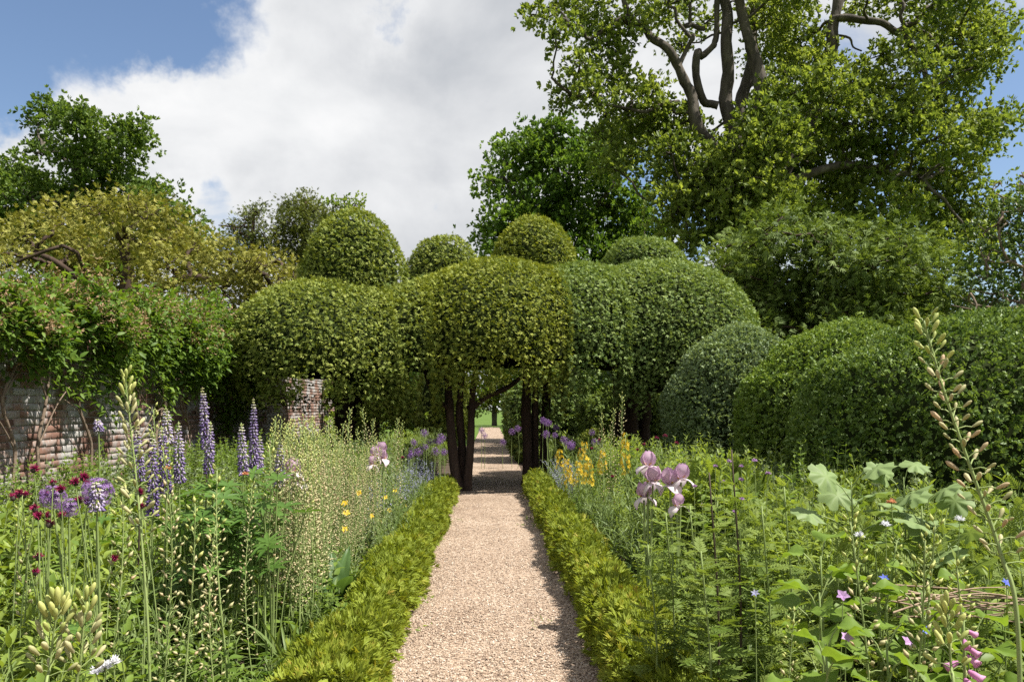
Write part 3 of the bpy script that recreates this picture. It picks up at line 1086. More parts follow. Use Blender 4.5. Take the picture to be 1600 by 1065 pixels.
limbs_oak = [([P(1165, 345, D), P(1150, 220, D), P(1130, 150, D), P(1140, 70, D - .3), P(1115, -20, D), P(1100, -120, D)], 0.288, 0.128),
             ([P(1172, 340, D), P(1150, 240, D + .6), P(1165, 165, D + .8), P(1180, 90, D + .8), P(1175, 0, D + 1), P(1180, -110, D + 1)], 0.272, 0.120),
             ([P(1172, 330, D), P(1183, 200, D - .5), P(1190, 130, D - .6), P(1178, 80, D - .6), P(1150, 20, D - .8), P(1120, -60, D - 1)], 0.320, 0.120),
             ([P(1180, 360, D), P(1250, 220, D + .5), P(1292, 110, D + .6), P(1302, 40, D + .6), P(1315, -40, D + .8), P(1330, -120, D + 1)], 0.288, 0.128),
             ([P(1150, 300, D), P(1092, 200, D - .7), P(1075, 125, D - .9), P(1040, 80, D - 1), P(1008, 35, D - 1), P(975, -15, D - 1.2)], 0.216, 0.080),
             ([P(1122, 165, D), P(1102, 160, D - .2), P(1085, 82, D - .5), P(1110, 75, D - .4), P(1118, 40, D - .4), P(1128, -30, D)], 0.136, 0.080),
             ([P(1060, 105, D - 1), P(1085, 60, D - 1), P(1068, 40, D - 1), P(1062, 15, D - 1), P(1045, 5, D - 1)], 0.068, 0.036),
             ([P(1100, 45, D - .4), P(1085, 38, D - .4), P(1072, 36, D - .4), P(1072, 15, D - .4)], 0.080, 0.048),
             ([P(1302, 30, D + .6), P(1345, 36, D + .3), P(1400, 44, D), P(1425, 40, D), P(1440, 20, D), P(1490, 0, D), P(1530, -25, D)], 0.136, 0.064),
             ([P(1415, 42, D), P(1410, 10, D), P(1405, -30, D + .3)], 0.064, 0.040),
             ([P(1410, 44, D), P(1425, 75, D), P(1430, 100, D), P(1455, 130, D), P(1480, 180, D), P(1530, 205, D)], 0.088, 0.040),
             ([P(1298, 62, D + .6), P(1320, 55, D + .4), P(1345, 85, D + .4)], 0.048, 0.024),
             ([P(1430, 45, D), P(1470, 70, D), P(1510, 65, D), P(1550, 50, D)], 0.064, 0.028),
             ([P(1010, 38, D - 1), P(960, 40, D - 1.2), P(905, 55, D - 1.3), P(880, 25, D - 1.3), P(850, 15, D - 1.3)], 0.072, 0.024),
             ([P(1060, 160, D - .9), P(1010, 165, D - 1.2), P(950, 170, D - 1.2), P(905, 150, D - 1.4)], 0.072, 0.024),
             ([P(1165, 330, D), P(1260, 280, D - 1), P(1350, 260, D - 1.2), P(1440, 280, D - 1)], 0.176, 0.072),
             ([P(1165, 340, D), P(1120, 320, D - .8), P(1060, 330, D - 1.3)], 0.128, 0.048)]
tree('oak_tree', 'huge spreading oak with crooked bare limbs towering at upper right', ob, tr_oak, limbs_oak, oak_cl, 'oak_leaf', 'bark_oak', oak_spray, 5.6, 6, 0.23, sub=0.5, br=0.055, twigs=7, twig_r=0.022, jit=0.07, back=0.75)

# maple in the middle distance
D = 33.0
cl = C([(770, 285, 24), (785, 240, 26), (820, 235, 34), (850, 260, 40), (800, 290, 36), (845, 215, 26), (868, 205, 22), (890, 230, 34), (925, 225, 30), (900, 270, 44), (850, 310, 46),
        (790, 340, 34), (765, 375, 26), (820, 360, 44), (880, 340, 48), (940, 300, 46), (950, 350, 46), (1000, 350, 34), (985, 320, 30), (1015, 370, 24), (900, 390, 44), (960, 400, 40), (1010, 405, 30), (950, 250, 34), (860, 400, 40), (800, 410, 40),
        (900, 450, 50), (970, 450, 46), (830, 460, 46)], D, 2.0)
mb_ = G(890, D)
tree('maple_tree', 'dense fresh green broadleaf tree rising behind the two right topiary domes', mb_, ([mb_ + [0, 0, -.1], P(890, 560, D), P(885, 440, D), P(875, 330, D), P(868, 260, D)], 0.5, 0.15),
     [([P(885, 430, D), P(830, 330, D), P(800, 290, D), P(760, 285, D)], 0.18, 0.05), ([P(885, 420, D), P(930, 330, D), P(960, 280, D)], 0.2, 0.06), ([P(888, 450, D), P(960, 390, D), P(1010, 370, D)], 0.15, 0.05)],
     cl, 'maple_leaf', 'bark_oak', oak_spray, 4.4, 6, 0.29, sub=0.6, back=0.55)

# oak beyond the golden yew, upper left
D = 36.0
cl = C([(60, 185, 22), (85, 175, 26), (75, 225, 20), (55, 240, 16), (115, 185, 30), (110, 225, 28), (145, 205, 32), (150, 245, 30), (180, 225, 30), (180, 265, 30), (215, 205, 24), (225, 225, 18), (200, 235, 24), (120, 265, 30), (160, 290, 34),
        (15, 260, 28), (35, 290, 34), (0, 300, 36), (70, 300, 36), (110, 310, 36), (200, 300, 32), (150, 330, 40), (230, 320, 36), (255, 300, 22), (270, 345, 36), (300, 375, 32), (20, 350, 44), (70, 360, 44), (-40, 310, 50), (-60, 370, 60), (250, 390, 44), (310, 400, 34), (180, 390, 50), (120, 400, 50)], D, 2.2)
bb_ = G(120, D)
tree('oak_tree', 'dark green oak standing behind the golden yew at far left', bb_, ([bb_ + [0, 0, -.1], P(122, 480, D), P(125, 360, D), P(122, 270, D), P(118, 235, D)], 0.55, 0.16),
     [([P(123, 280, D), P(100, 240, D), P(70, 238, D)], 0.13, 0.05), ([P(122, 270, D), P(160, 220, D), P(205, 215, D)], 0.14, 0.05), ([P(125, 330, D), P(60, 310, D), P(10, 290, D)], 0.2, 0.06), ([P(124, 340, D), P(200, 320, D), P(270, 345, D)], 0.2, 0.06)],
     cl, 'far_oak', 'bark_oak', oak_spray, 4.0, 6, 0.30, sub=0.6, back=0.55)

# golden yew over the wall
D = 20.0
cl = C([(40, 370, 44), (100, 345, 40), (160, 330, 36), (200, 325, 34), (240, 335, 34), (140, 380, 48), (60, 420, 50), (210, 375, 44), (280, 365, 38), (310, 385, 36), (-20, 390, 46), (-40, 440, 50), (120, 425, 50), (190, 425, 50), (260, 415, 48), (320, 425, 44), (360, 405, 36), (395, 415, 34), (380, 445, 36), (430, 425, 34), (350, 460, 40), (420, 460, 36), (250, 460, 44), (100, 470, 50), (180, 470, 50), (300, 480, 40), (20, 470, 50), (455, 440, 24), (60, 505, 50), (150, 510, 50), (240, 505, 50), (330, 510, 46), (400, 500, 44), (445, 480, 34)], D, 1.6)
yb_ = G(200, D)
tree('golden_yew', 'broad untrimmed golden yew spreading over the garden wall', yb_, ([yb_ + [0, 0, -.1], P(200, 560, D), P(200, 450, D), P(195, 380, D)], 0.4, 0.12),
     [([P(200, 500, D), P(120, 430, D), P(50, 400, D)], 0.15, 0.05), ([P(200, 490, D), P(300, 430, D), P(400, 420, D)], 0.15, 0.05)],
     cl, 'golden_yew', 'bark_yew', needle_spray, 19, 6, 0.155, sub=0.36, up=0.2, outw=0.7, back=0.5)

# two open dark yews poking over, and a light spring tree
D = 22.0
cl = C([(385, 345, 16), (400, 330, 14), (375, 370, 18), (410, 365, 18), (355, 390, 18), (390, 395, 24), (420, 390, 20), (365, 355, 7), (430, 365, 8), (345, 375, 6), (400, 420, 28)], D, 0.7)
q = G(395, D)
tree('dark_yew', 'small open topped dark yew between golden yew and clipped domes', q, ([q + [0, 0, -.1], P(395, 520, D), P(393, 420, D), P(396, 340, D)], 0.22, 0.04), [], cl, 'dark_yew', 'bark_yew', needle_spray, 42, 7, 0.12, sub=0.24, up=0.3, br=0.03)
cl = C([(480, 312, 14), (465, 325, 18), (490, 330, 18), (440, 325, 8), (455, 345, 20), (485, 355, 24), (465, 380, 26), (445, 365, 14), (500, 385, 26), (460, 410, 28), (500, 340, 14), (437, 345, 9), (480, 420, 30)], D + 1, 0.7)
q = G(475, D + 1)
tree('dark_yew', 'taller ragged dark yew just left of the tallest clipped dome', q, ([q + [0, 0, -.1], P(475, 520, D + 1), P(474, 400, D + 1), P(478, 315, D + 1)], 0.25, 0.04), [], cl, 'dark_yew', 'bark_yew', needle_spray, 42, 7, 0.125, sub=0.26, up=0.3, br=0.03)
D = 27.0
cl = C([(540, 310, 14), (520, 325, 16), (555, 320, 12), (535, 340, 22), (510, 350, 16), (550, 350, 24), (530, 380, 30), (520, 420, 34), (560, 400, 34)], D, 0.7)
q = G(540, D)
tree('spring_tree', 'slim pale lime green tree peeping behind the tallest clipped dome', q, ([q + [0, 0, -.1], P(540, 500, D), P(538, 400, D), P(545, 325, D)], 0.2, 0.04), [], cl, 'spring_leaf', 'bark_oak', oak_spray, 6, 5, 0.17, sub=0.4, br=0.03)

# feathery hemlock behind the mounds
D = 17.5
cl = C([(1130, 420, 34), (1150, 390, 34), (1190, 365, 34), (1225, 345, 30), (1240, 375, 44), (1180, 410, 44), (1150, 455, 42), (1290, 365, 36), (1330, 370, 36), (1380, 375, 34), (1420, 390, 34), (1300, 410, 50), (1240, 430, 52), (1360, 420, 50), (1440, 420, 40), (1190, 480, 50), (1270, 480, 56), (1340, 480, 56), (1410, 470, 54), (1470, 450, 40), (1490, 485, 40), (1240, 530, 56), (1330, 530, 60), (1420, 530, 60), (1490, 530, 50), (1170, 520, 40), (1250, 455, 56, 1.4), (1310, 450, 60, 1.4), (1280, 500, 60, 1.2), (1350, 500, 60, 1.4), (1400, 450, 56, 1.4), (1210, 500, 50, 1.2)], D, 1.2)
q = G(1300, D)
tree('hemlock_tree', 'broad feathery green conifer behind the clipped mounds under the oak', q, ([q + [0, 0, -.1], P(1300, 600, D), P(1300, 480, D), P(1295, 380, D)], 0.35, 0.08), [], cl, 'hemlock', 'bark_yew', needle_spray, 18, 6, 0.20, sub=0.42, up=0.05, droop=0.1, outw=1.0, flat=0.6, br=0.04, back=0.4)

# dark holly with grey twigs at right edge
D = 15.0
cl = C([(1560, 350, 40), (1600, 330, 44), (1540, 410, 40), (1590, 400, 50), (1560, 460, 46), (1620, 450, 60), (1530, 480, 40), (1590, 500, 50), (1650, 380, 60), (1640, 300, 44), (1680, 480, 60), (1545, 520, 46), (1640, 540, 60)], D, 1.0)
q = G(1600, D)
tree('holly_tree', 'dark evergreen tree with bare grey twigs at the right edge', q, ([q + [0, 0, -.1], P(1600, 620, D), P(1602, 480, D), P(1610, 350, D)], 0.2, 0.06),
     [([P(1600, 480, D - .8), P(1560, 470, D - 1), P(1520, 475, D - 1.2), P(1500, 480, D - 1.2)], 0.03, 0.012), ([P(1605, 420, D - .8), P(1570, 390, D - 1), P(1560, 350, D - 1)], 0.03, 0.012)],
     cl, 'holly', 'vine_bark', oak_spray, 8, 5, 0.13, sub=0.35, br=0.03)
D = 19.0
cl = C([(1590, 290, 14), (1560, 290, 12), (1605, 310, 20), (1570, 310, 12), (1600, 275, 14), (1630, 290, 24), (1640, 320, 30)], D, 0.6)
q = G(1640, D)
tree('spring_tree', 'thin light leaved tree with drooping sprays at right edge', q, ([q + [0, 0, -.1], P(1640, 560, D), P(1645, 400, D), P(1640, 300, D)], 0.15, 0.05), [], cl, 'spring_leaf', 'vine_bark', oak_spray, 8, 4, 0.14, sub=0.3, br=0.02)


# ------------------------------------------------------------------ climbers on the wall
def climber(label, y0, y1, topz, botz, thick, n, bloom, stems=2):
    t = thing('wall_climber', label, 'climber', (WALLX + 0.12, (y0 + y1) / 2, 0), 'climbers hanging over the brick wall')
    o3 = np.array([WALLX + 0.12, (y0 + y1) / 2, 0])
    f = MB()
    # mounded volume: twigs as (y, height, out) with ragged bottom edge
    K = n // 7
    y = rng.uniform(y0, y1, K)
    rag = 0.22 * np.sin(y * 3.1) + 0.16 * np.sin(y * 7.7 + 1) + 0.1 * np.sin(y * 15)
    tz = topz(y) + 0.13 * np.sin(y * 3.1) + 0.09 * np.sin(y * 8)
    bz = botz(y) + rag
    u = rng.random(K) ** 0.75
    z = bz + (tz - bz) * u
    prof = np.sin(np.clip((z - bz) / (tz - bz), 0, 1) * PI * 0.86 + 0.25) ** 0.7
    lump = 0.72 + 0.30 * np.sin(y * 4.3 + z * 3.0) + 0.22 * np.sin(y * 9.1 - z * 6.0 + 1.0)
    x = prof * thick * lump * (0.15 + 0.85 * rng.random(K) ** 0.5)
    z = z + np.where(rng.random(K) < 0.04, rng.uniform(0.1, 0.35, K), 0) * (z > tz - 0.25)
    bk = (z > WH + 0.05) & (rng.random(K) < 0.4)
    x = np.where(bk, -rng.random(K) * 0.7, x)
    ctr = np.stack([x, y - o3[1], z], 1)
    j = np.repeat(np.arange(K), 7)
    N = len(j)
    pos = ctr[j] + rng.normal(size=(N, 3)) * 0.075
    d = np.stack([rng.normal(size=N) * .6 + .5, rng.normal(size=N) * .6, rng.normal(size=N) * .5 - 0.15 + 0.5 * (z[j] > tz[j] - .3)], 1)
    ct = 0.42 + rng.normal(size=K) * 0.16
    f.inst(leaf(1, 0.42, 3, 0.25, 0.25), pos, frames(d, np.array([0.35, 0, 1.0]) + rng.normal(size=(N, 3)) * .5), rng.uniform(0.055, 0.12, N), np.clip(ct[j] + rng.normal(size=N) * .12, 0, 1))
    f.build('foliage', 'climber', t)
    if bloom:
        g = MB()
        kb = rng.choice(np.where(z > tz - 0.62)[0], bloom)
        j = np.repeat(kb, 9)
        N = len(j)
        pos = ctr[j] + rng.normal(size=(N, 3)) * 0.05 + np.array([0.05, 0, 0.06])
        g.inst(spray(diamond(1, .4), 3, 1.0, 8), pos, frames(rdir(N) + [0, 0, .6], rdir(N)), rng.uniform(0.022, 0.05, N), rng.random(N))
        tag(g.build('spent_blossom', 'climber_bloom', t), 'brownish pink faded blossom', None)
    for s in range(stems):
        yb = y0 + (y1 - y0) * (s + rng.random() * .7) / stems
        pts = [(0.02, yb - o3[1], -.03)]
        for zz in (0.5, 1.0, 1.5, 2.0, 2.4):
            pts.append((rng.uniform(0.0, .06), yb - o3[1] + rng.normal() * .12 * zz, zz))
        b = MB()
        b.add(*tube(smooth_path(pts, 4), np.linspace(0.022, 0.012, 21), 6))
        for q in range(3):
            a = np.array(pts[2 + q % 3])
            e = a + [0.04, rng.choice([-1, 1]) * rng.uniform(.4, .9), rng.uniform(.3, .8)]
            b.add(*tube(smooth_path([a, (a + e) / 2 + [.02, 0, .1], e], 4), np.linspace(0.010, 0.005, 9), 5))
        b.build('stem', 'vine_bark', t, True)
    return t


climber('leafy climber with faded blossom on the wall at the left picture edge', 5.5, 9.0, lambda y: 2.36 + 0.05 * (y - 5), lambda y: 2.02 + 0 * y, 0.42, 7000, 420, 1)
climber('leafy climber crowned with brownish blossom on the middle of the wall', 8.6, 11.6, lambda y: 2.40 + 0.09 * (y - 7), lambda y: 2.06 + 0 * y, 0.45, 7500, 520, 2)
climber('bushy bright green climber at the wall end against the leftmost yew', 11.2, 14.1, lambda y: 2.75 + 0.14 * (y - 11), lambda y: 2.15 - 0.42 * (y - 11.2), 0.6, 11000, 260, 1)
climber('dark leafy climber trailing down the whitewashed bricks', 8.1, 9.6, lambda y: 2.25 + 0 * y, lambda y: 1.45 + 0.15 * np.sin(y * 4), 0.16, 1100, 0, 1)
climber('thin leafy vine on the bricks behind the pale bud spike', 10.2, 11.6, lambda y: 2.25 + 0 * y, lambda y: 1.4 + 0.1 * np.sin(y * 4), 0.16, 900, 0, 2)

# ------------------------------------------------------------------ garden beyond the arch
HB1 = sell((1.55, 21.5, 1.05), (1.15, 1.6, 1.35), 2.6, -0.76)
mound('clipped_hedge', 'tall dark rounded hedge beside the path beyond the arch', 'hedge', [HB1], 'yew_d', 280, 0.12, yew_sprig, tm=0.8)
HB2 = sell((3.35, 19.6, 0.95), (1.15, 1.2, 1.05), 2.1, -0.88)
mound('clipped_hedge', 'sloping fine leaved green mound seen behind the right trunks', 'hedge', [HB2], 'hemlock', 400, 0.12, yew_sprig, tm=0.9)
HB3 = sell((2.35, 18.3, 0.68), (0.28, 0.28, 0.28), 2.0, -1)
t = mound('clipped_ball', 'small clipped green ball between alliums and the right trunks', 'shrub', [HB3], 'yew_a', 900, 0.06, box_sprig)
b = MB()
b.add(*tube([(0, 0, -.02), (0.01, 0, .25), (0, 0, .6)], [0.035, .03, .03], 7))
b.build('stem', 'bark_yew', t, True)
for i, (x, y, r, h) in enumerate(((-1.75, 27.0, 0.62, 3.0), (-1.65, 31.5, 0.6, 3.1), (-1.6, 37.0, 0.6, 3.2))):
    mound('columnar_hedge', ['nearest tall narrow hedge on the left of the far path', 'middle tall narrow hedge on the left of the far path', 'farthest narrow hedge on the left near the path end'][i], 'hedge',
          [sell((x, y, h * .42), (r, 1.5, h * .58), 3.0, -0.72)], 'yew_a', 200, 0.14, yew_sprig, 'hedges lining the far path')
for i, (x, y, r, h) in enumerate(((1.75, 27.5, 0.85, 2.5), (1.7, 33.5, 0.8, 2.6))):
    mound('columnar_hedge', ['clipped hedge on the right of the far path', 'farthest clipped hedge on the right of the far path'][i], 'hedge',
          [sell((x, y, h * .42), (r, 2.2, h * .58), 3.0, -0.72)], 'yew_a', 200, 0.14, yew_sprig, 'hedges lining the far path')
for i, (x, y, rx, h, mt) in enumerate(((5.6, 24.0, 2.4, 3.4, 'holly'), (9.5, 26, 3.0, 4.0, 'holly'), (-3.6, 33.0, 1.2, 3.2, 'climber'), (5.5, 35, 4.0, 4.5, 'maple_leaf'), (-3.4, 22.5, 1.0, 2.7, 'spring_leaf'), (-2.6, 28.5, 1.0, 3.2, 'climber'))):
    cl = [(x + rng.normal() * rx * .5, y + rng.normal() * .5, h * rng.uniform(.2, .85), rx * rng.uniform(.35, .5)) for _ in range(12)]
    tree('garden_shrub', ['dark shrub behind the rightmost yew trunks', 'dark shrub far behind the clipped mounds', 'bright shrub against the wall beyond the arch', 'leafy green shrub closing the view beyond the arch', 'sunlit yellow green shrub left of the trunks beyond the arch', 'leafy shrub behind the sunlit one beyond the arch'][i],
         (x, y, 0), ([(x, y, -.1), (x, y, h * .4), (x + .1, y, h * .7)], 0.12, 0.05), [], cl, mt, 'bark_oak', oak_spray, 2.6, 5, 0.26, sub=0.45, br=0.03)
for i, (x, y, h, r) in enumerate(((-7, 58, 9, 3.2), (0.4, 66, 6.5, 2.6), (7, 60, 9, 3.2))):
    cl = [(x + rng.normal() * r * .6, y + rng.normal() * 1, h * rng.uniform(.12, .85), r * rng.uniform(.35, .5)) for _ in range(16)]
    tree('background_tree', ['sunlit tree beyond the garden to the left of the far path', 'sunlit tree closing the end of the far path', 'sunlit tree beyond the garden to the right of the far path'][i],
         (x, y, 0), ([(x, y, -.1), (x, y, h * .4), (x + .1, y, h * .7)], 0.25, 0.1), [], cl, 'spring_leaf', 'bark_oak', oak_spray, 1.5, 5, 0.42, sub=0.7, br=0.05)
# === BEDS ===


# ------------------------------------------------------------------ border plants
def copy_thing(root, loc, rz, sc, label=None, group=None):
    """a thing with copies of its parts (mesh data shared)"""
    r = root.copy()
    COL.objects.link(r)
    r.location = tuple(float(v) for v in loc)
    r.rotation_euler = (0, 0, rz)
    r.scale = (sc, sc, sc)
    if label:
        r['label'] = label
    if group:
        r['group'] = group
    for ch in list(root.children):
        c = ch.copy()
        COL.objects.link(c)
        c.parent = r
        for g in list(ch.children):
            e = g.copy()
            COL.objects.link(e)
            e.parent = c
    return r


class Kind:
    """meshes for a few variants of a plant; place() makes a thing with its parts from one of them"""
    def __init__(self, name, cat, variants):
        self.name, self.cat, self.variants = name, cat, variants

    def place(self, loc, rz, sc, label, group):
        t = thing(self.name, label, self.cat, loc, group, rz)
        t.scale = (sc, sc, sc)
        for pname, me, kind in self.variants[rng.integers(len(self.variants))]:
            o = link(pname, me, t)
            if kind:
                tag(o, kind=kind)
        return t


def bent_stem(h, lean, r, seed=None, z0=0.0, k=5):
    """points of a stem from the ground up"""
    a = rng.uniform(0, 2 * PI) if seed is None else seed
    t = np.linspace(0, 1, k)
    x = lean * t ** 1.6 * math.cos(a) + 0.02 * np.sin(t * 5 + a)
    y = lean * t ** 1.6 * math.sin(a) + 0.02 * np.cos(t * 4 + a) - 0.02
    return np.stack([x, y, z0 + (h - z0) * t], 1)


def at_t(pts, t):
    t = np.clip(np.asarray(t), 0, 0.9999) * (len(pts) - 1)
    i = t.astype(int)
    f = (t - i)[:, None]
    return pts[i] * (1 - f) + pts[i + 1] * f


def leafy_variant(nstem, h, nleaf, base, L, matl, spread=0.16, zlo=0.12, tilt=0.35, whorl=2, mats='stem_green', topsmall=0.55, name='leaves'):
    sm, lm = MB(), MB()
    for s in range(nstem):
        hh = h * rng.uniform(0.78, 1.05)
        p = bent_stem(hh, rng.uniform(0.02, spread), 0.004)
        a0 = rng.uniform(0, 2 * PI)
        off = np.array([math.cos(a0), math.sin(a0), 0]) * rng.uniform(0, spread)
        p = p + off
        p[0, 2] = -0.02
        sm.add(*tube(p, np.linspace(0.0045, 0.002, len(p)), 4, False), tint=rng.random())
        n = nleaf
        tt = zlo + (1 - zlo) * (np.arange(n) // whorl * whorl + 0.5) / n
        ang = a0 + np.arange(n) * (PI * 2 / whorl) + (np.arange(n) // whorl) * 1.57 + rng.normal(size=n) * .3
        pos = at_t(p, tt)
        el = tilt + rng.normal(size=n) * 0.3 + 0.5 * (tt > 0.85)
        d = np.stack([np.cos(ang) * np.cos(el), np.sin(ang) * np.cos(el), np.sin(el)], 1)
        sz = L * (1 - (1 - topsmall) * np.clip((tt - 0.6) / 0.4, 0, 1)) * rng.uniform(0.75, 1.15, n)
        lm.inst(base, pos, frames(d, np.tile([0, 0, 1.0], (n, 1)) + rng.normal(size=(n, 3)) * .25), sz, np.clip(0.35 + 0.3 * tt + rng.normal(size=n) * .15, 0, 1))
    return [('stems', sm.mesh('stems', mats, True), 'stuff'), (name, lm.mesh(name, matl), 'stuff')]


lance = leaf(1.0, 0.27, 4, 0.35, 0.22)
ovate = leaf(1.0, 0.5, 4, 0.25, 0.2)


def pinnate(n=6, L=0.42, W=0.16, seed=1):
    """a finely cut leaf: narrow lobes along a rib"""
    r = np.random.default_rng(seed)
    out = [xf(diamond(1.0, 0.05), np.eye(3), (0, 0, 0))]
    for i in range(n):
        y = 0.15 + 0.75 * i / n
        for sg in (-1, 1):
            R = frames(np.array([[sg * 0.8, 0.7, 0.05 + r.normal() * .15]]), np.array([[0, 0, 1.0]]))[0]
            out.append(xf(diamond(L * (1 - 0.5 * i / n), L * W * 1.6), R, (0, y, -0.12 * y * y), 1, r.normal() * .06))
    out.append(xf(diamond(0.3, 0.09), np.eye(3), (0, 0.8, -0.1)))
    return join(out)


def palmate(n=8, seed=2):
    r = np.random.default_rng(seed)
    out = []
    lf = leaf(1.0, 0.26, 3, 0.4, 0.15)
    for i in range(n):
        a = 2 * PI * i / n + r.normal() * .1
        R = frames(np.array([[math.cos(a), math.sin(a), 0.25 + r.normal() * .1]]), np.array([[0, 0, 1.0]]))[0]
        out.append(xf(lf, R, (0, 0, 0), r.uniform(.85, 1.05), r.normal() * .08))
    return join(out)


cutleaf = pinnate()
palm = palmate()
K_leafy = Kind('lance_leaved_perennial', 'plant', [leafy_variant(7, 0.62, 22, lance, 0.145, 'bed_leaf', 0.17) for _ in range(5)])
K_deep = Kind('oval_leaved_perennial', 'plant', [leafy_variant(7, 0.62, 18, ovate, 0.10, 'bed_leaf_deep', 0.17, tilt=0.25) for _ in range(4)])
K_leafy_tall = Kind('lance_leaved_perennial', 'plant', [leafy_variant(7, 1.0, 36, lance, 0.105, 'bed_leaf', 0.2, zlo=.25) for _ in range(4)])
K_deep_tall = Kind('oval_leaved_perennial', 'plant', [leafy_variant(7, 1.0, 34, ovate, 0.075, 'bed_leaf_deep', 0.2, zlo=.25, tilt=.25) for _ in range(4)])
K_feather = Kind('feathery_perennial', 'plant', [leafy_variant(5, 0.8, 20, cutleaf, 0.14, 'feather_leaf', 0.17, tilt=0.45, whorl=2) for _ in range(5)])
K_grey = Kind('grey_green_perennial', 'plant', [leafy_variant(7, 0.9, 22, spray(diamond(0.7, 0.45), 6, 0.9, 4), 0.075, 'grey_leaf', 0.2, zlo=0.2, tilt=0.4) for _ in range(4)])
K_fine = Kind('fine_leaved_perennial', 'plant', [leafy_variant(9, 0.55, 22, leaf(1, 0.12, 3, 0.2, 0.3), 0.11, 'strap_leaf', 0.16, tilt=0.7) for _ in range(4)])


def in_view(x, y, m=90):
    px = CX + x / y * F
    return -m < px < 1600 + m


counts = {}
EXCL = []            # (x, y, r) kept free for named plants


def zone(x, y):
    px = CX + x / y * F
    if y > 16:
        return ''
    if x < 0:
        z = ['at the picture edge', 'under the alliums', 'left of the lupins', 'around the lupins', 'right of the lupins', 'beside the thicket', 'close to the hedge'][int(np.clip(px / 90, 0, 6))]
    else:
        z = ['close to the hedge', 'around the irises', 'right of the irises', 'below the mounds', 'left of the lobed leaves', 'around the lobed leaves', 'at the picture edge'][int(np.clip((px - 880) / 100, 0, 6))]
    return ', ' + z


def fill(x0, x1, y0, y1, sp, hfun, chooser):
    y = y0
    while y < y1:
        s = sp * (0.8 + 0.05 * y)
        x = x0 + rng.random() * s
        while x < x1:
            xx, yy = x + rng.normal() * s * .25, y + rng.normal() * s * .25
            if x0 - .05 < xx < x1 + .05 and yy > 1.2 and in_view(xx, yy) and not any((xx - a) ** 2 + (yy - b_) ** 2 < r * r for a, b_, r in EXCL):
                kd, lab, grp, hk = chooser(xx, yy)
                h = hfun(xx, yy) * rng.uniform(0.82, 1.1)
                kd.place((xx, yy, 0), rng.uniform(0, 6.28), h / hk, lab + zone(xx, yy), grp)
            x += s
        y += s


def h_left(x, y):
    h = float(np.interp(y, [2, 2.5, 3.5, 5, 7, 9, 12], [.5, .58, .66, .76, .9, .98, 1.0]))
    if x > -1.45:
        h *= 0.72 if x < -1.1 else 0.58
    return h


def h_right(x, y):
    h = float(np.interp(y, [1.6, 2.2, 3, 4, 5, 7, 12], [.5, .66, .82, .9, .95, 1.0, .95]))
    if x < 1.45:
        h *= 0.72 if x > 1.2 else 0.58
    return h


def ch_left(x, y):
    u = rng.random()
    if y > 5.6 and x < -1.9:
        if u < 0.45:
            return K_grey, 'bushy grey green perennial near the brick wall behind the lupins', 'grey green perennials by the wall', 0.95
        return K_deep_tall, 'leafy dark green perennial in the back of the left border', 'leafy perennials in the back of the left border', 1.0
    if y > 5.6:
        if u < 0.5:
            return K_fine, 'fine leaved tuft among the pale seed stalks left of the path', 'fine leaved tufts in the left border', 0.6
        return K_grey, 'low grey green clump behind the left edging hedge', 'grey green clumps behind the left edging hedge', 0.95
    if x > -1.7 and u < 0.55:
        return K_fine, 'narrow leaved green tuft among seed stalks in the left foreground', 'narrow leaved tufts in the left foreground', 0.6
    if u < 0.62:
        return K_leafy, 'bright green lance leaved perennial in the left foreground', 'lance leaved perennials in the left foreground', 0.66
    return K_deep, 'deep green oval leaved perennial in the left foreground', 'oval leaved perennials in the left foreground', 0.64


def ch_right(x, y):
    u = rng.random()
    if y > 5.5:
        if x < 1.7 and u < 0.5:
            return K_fine, 'fine leaved green tuft behind the right edging hedge', 'fine leaved tufts in the right border', 0.6
        if u < 0.5:
            return K_grey, 'grey green bushy perennial in front of the clipped mounds', 'grey green perennials before the mounds', 0.95
        if u < 0.75:
            return K_deep_tall, 'dark oval leaved perennial in the back of the right border', 'oval leaved perennials in the back of the right border', 1.0
        return K_leafy_tall, 'lance leaved perennial in the back of the right border', 'lance leaved perennials in the back of the right border', 1.0
    if u < 0.55:
        return K_feather, 'feathery cut leaved perennial in the right foreground', 'feathery perennials in the right foreground', 0.84
    if u < 0.8:
        return K_leafy_tall, 'lance leaved green perennial in the right foreground', 'lance leaved perennials in the right foreground', 1.0
    return K_deep, 'oval leaved green perennial in the right foreground', 'oval leaved perennials in the right foreground', 0.64


DOCK = (-0.98, 5.3)
EXCL += [(DOCK[0], DOCK[1], 0.26), (-1.0, 4.0, 0.22)]
fill(-4.5, -0.9, 1.9, 13.8, 0.245, h_left, ch_left)
fill(0.99, 3.6, 1.5, 13.8, 0.25, h_right, ch_right)
for sx in (-1, 1):                                  # beds beyond the arch
    fill(1.0 if sx > 0 else -4.4, 3.4 if sx > 0 else -0.95, 15.6, 25.0, 0.36, lambda x, y: 0.6 if abs(x) < 1.5 else 0.85,
         lambda x, y, s=sx: (K_fine, 'pale green border clump beyond the arch ' + ('right' if s > 0 else 'left') + ' of the path', 'border clumps beyond the arch ' + ('right' if s > 0 else 'left'), 0.6) if rng.random() < .6 else
         (K_leafy, 'leafy border plant beyond the arch ' + ('right' if s > 0 else 'left') + ' of the path', 'leafy plants beyond the arch ' + ('right' if s > 0 else 'left'), 0.66))

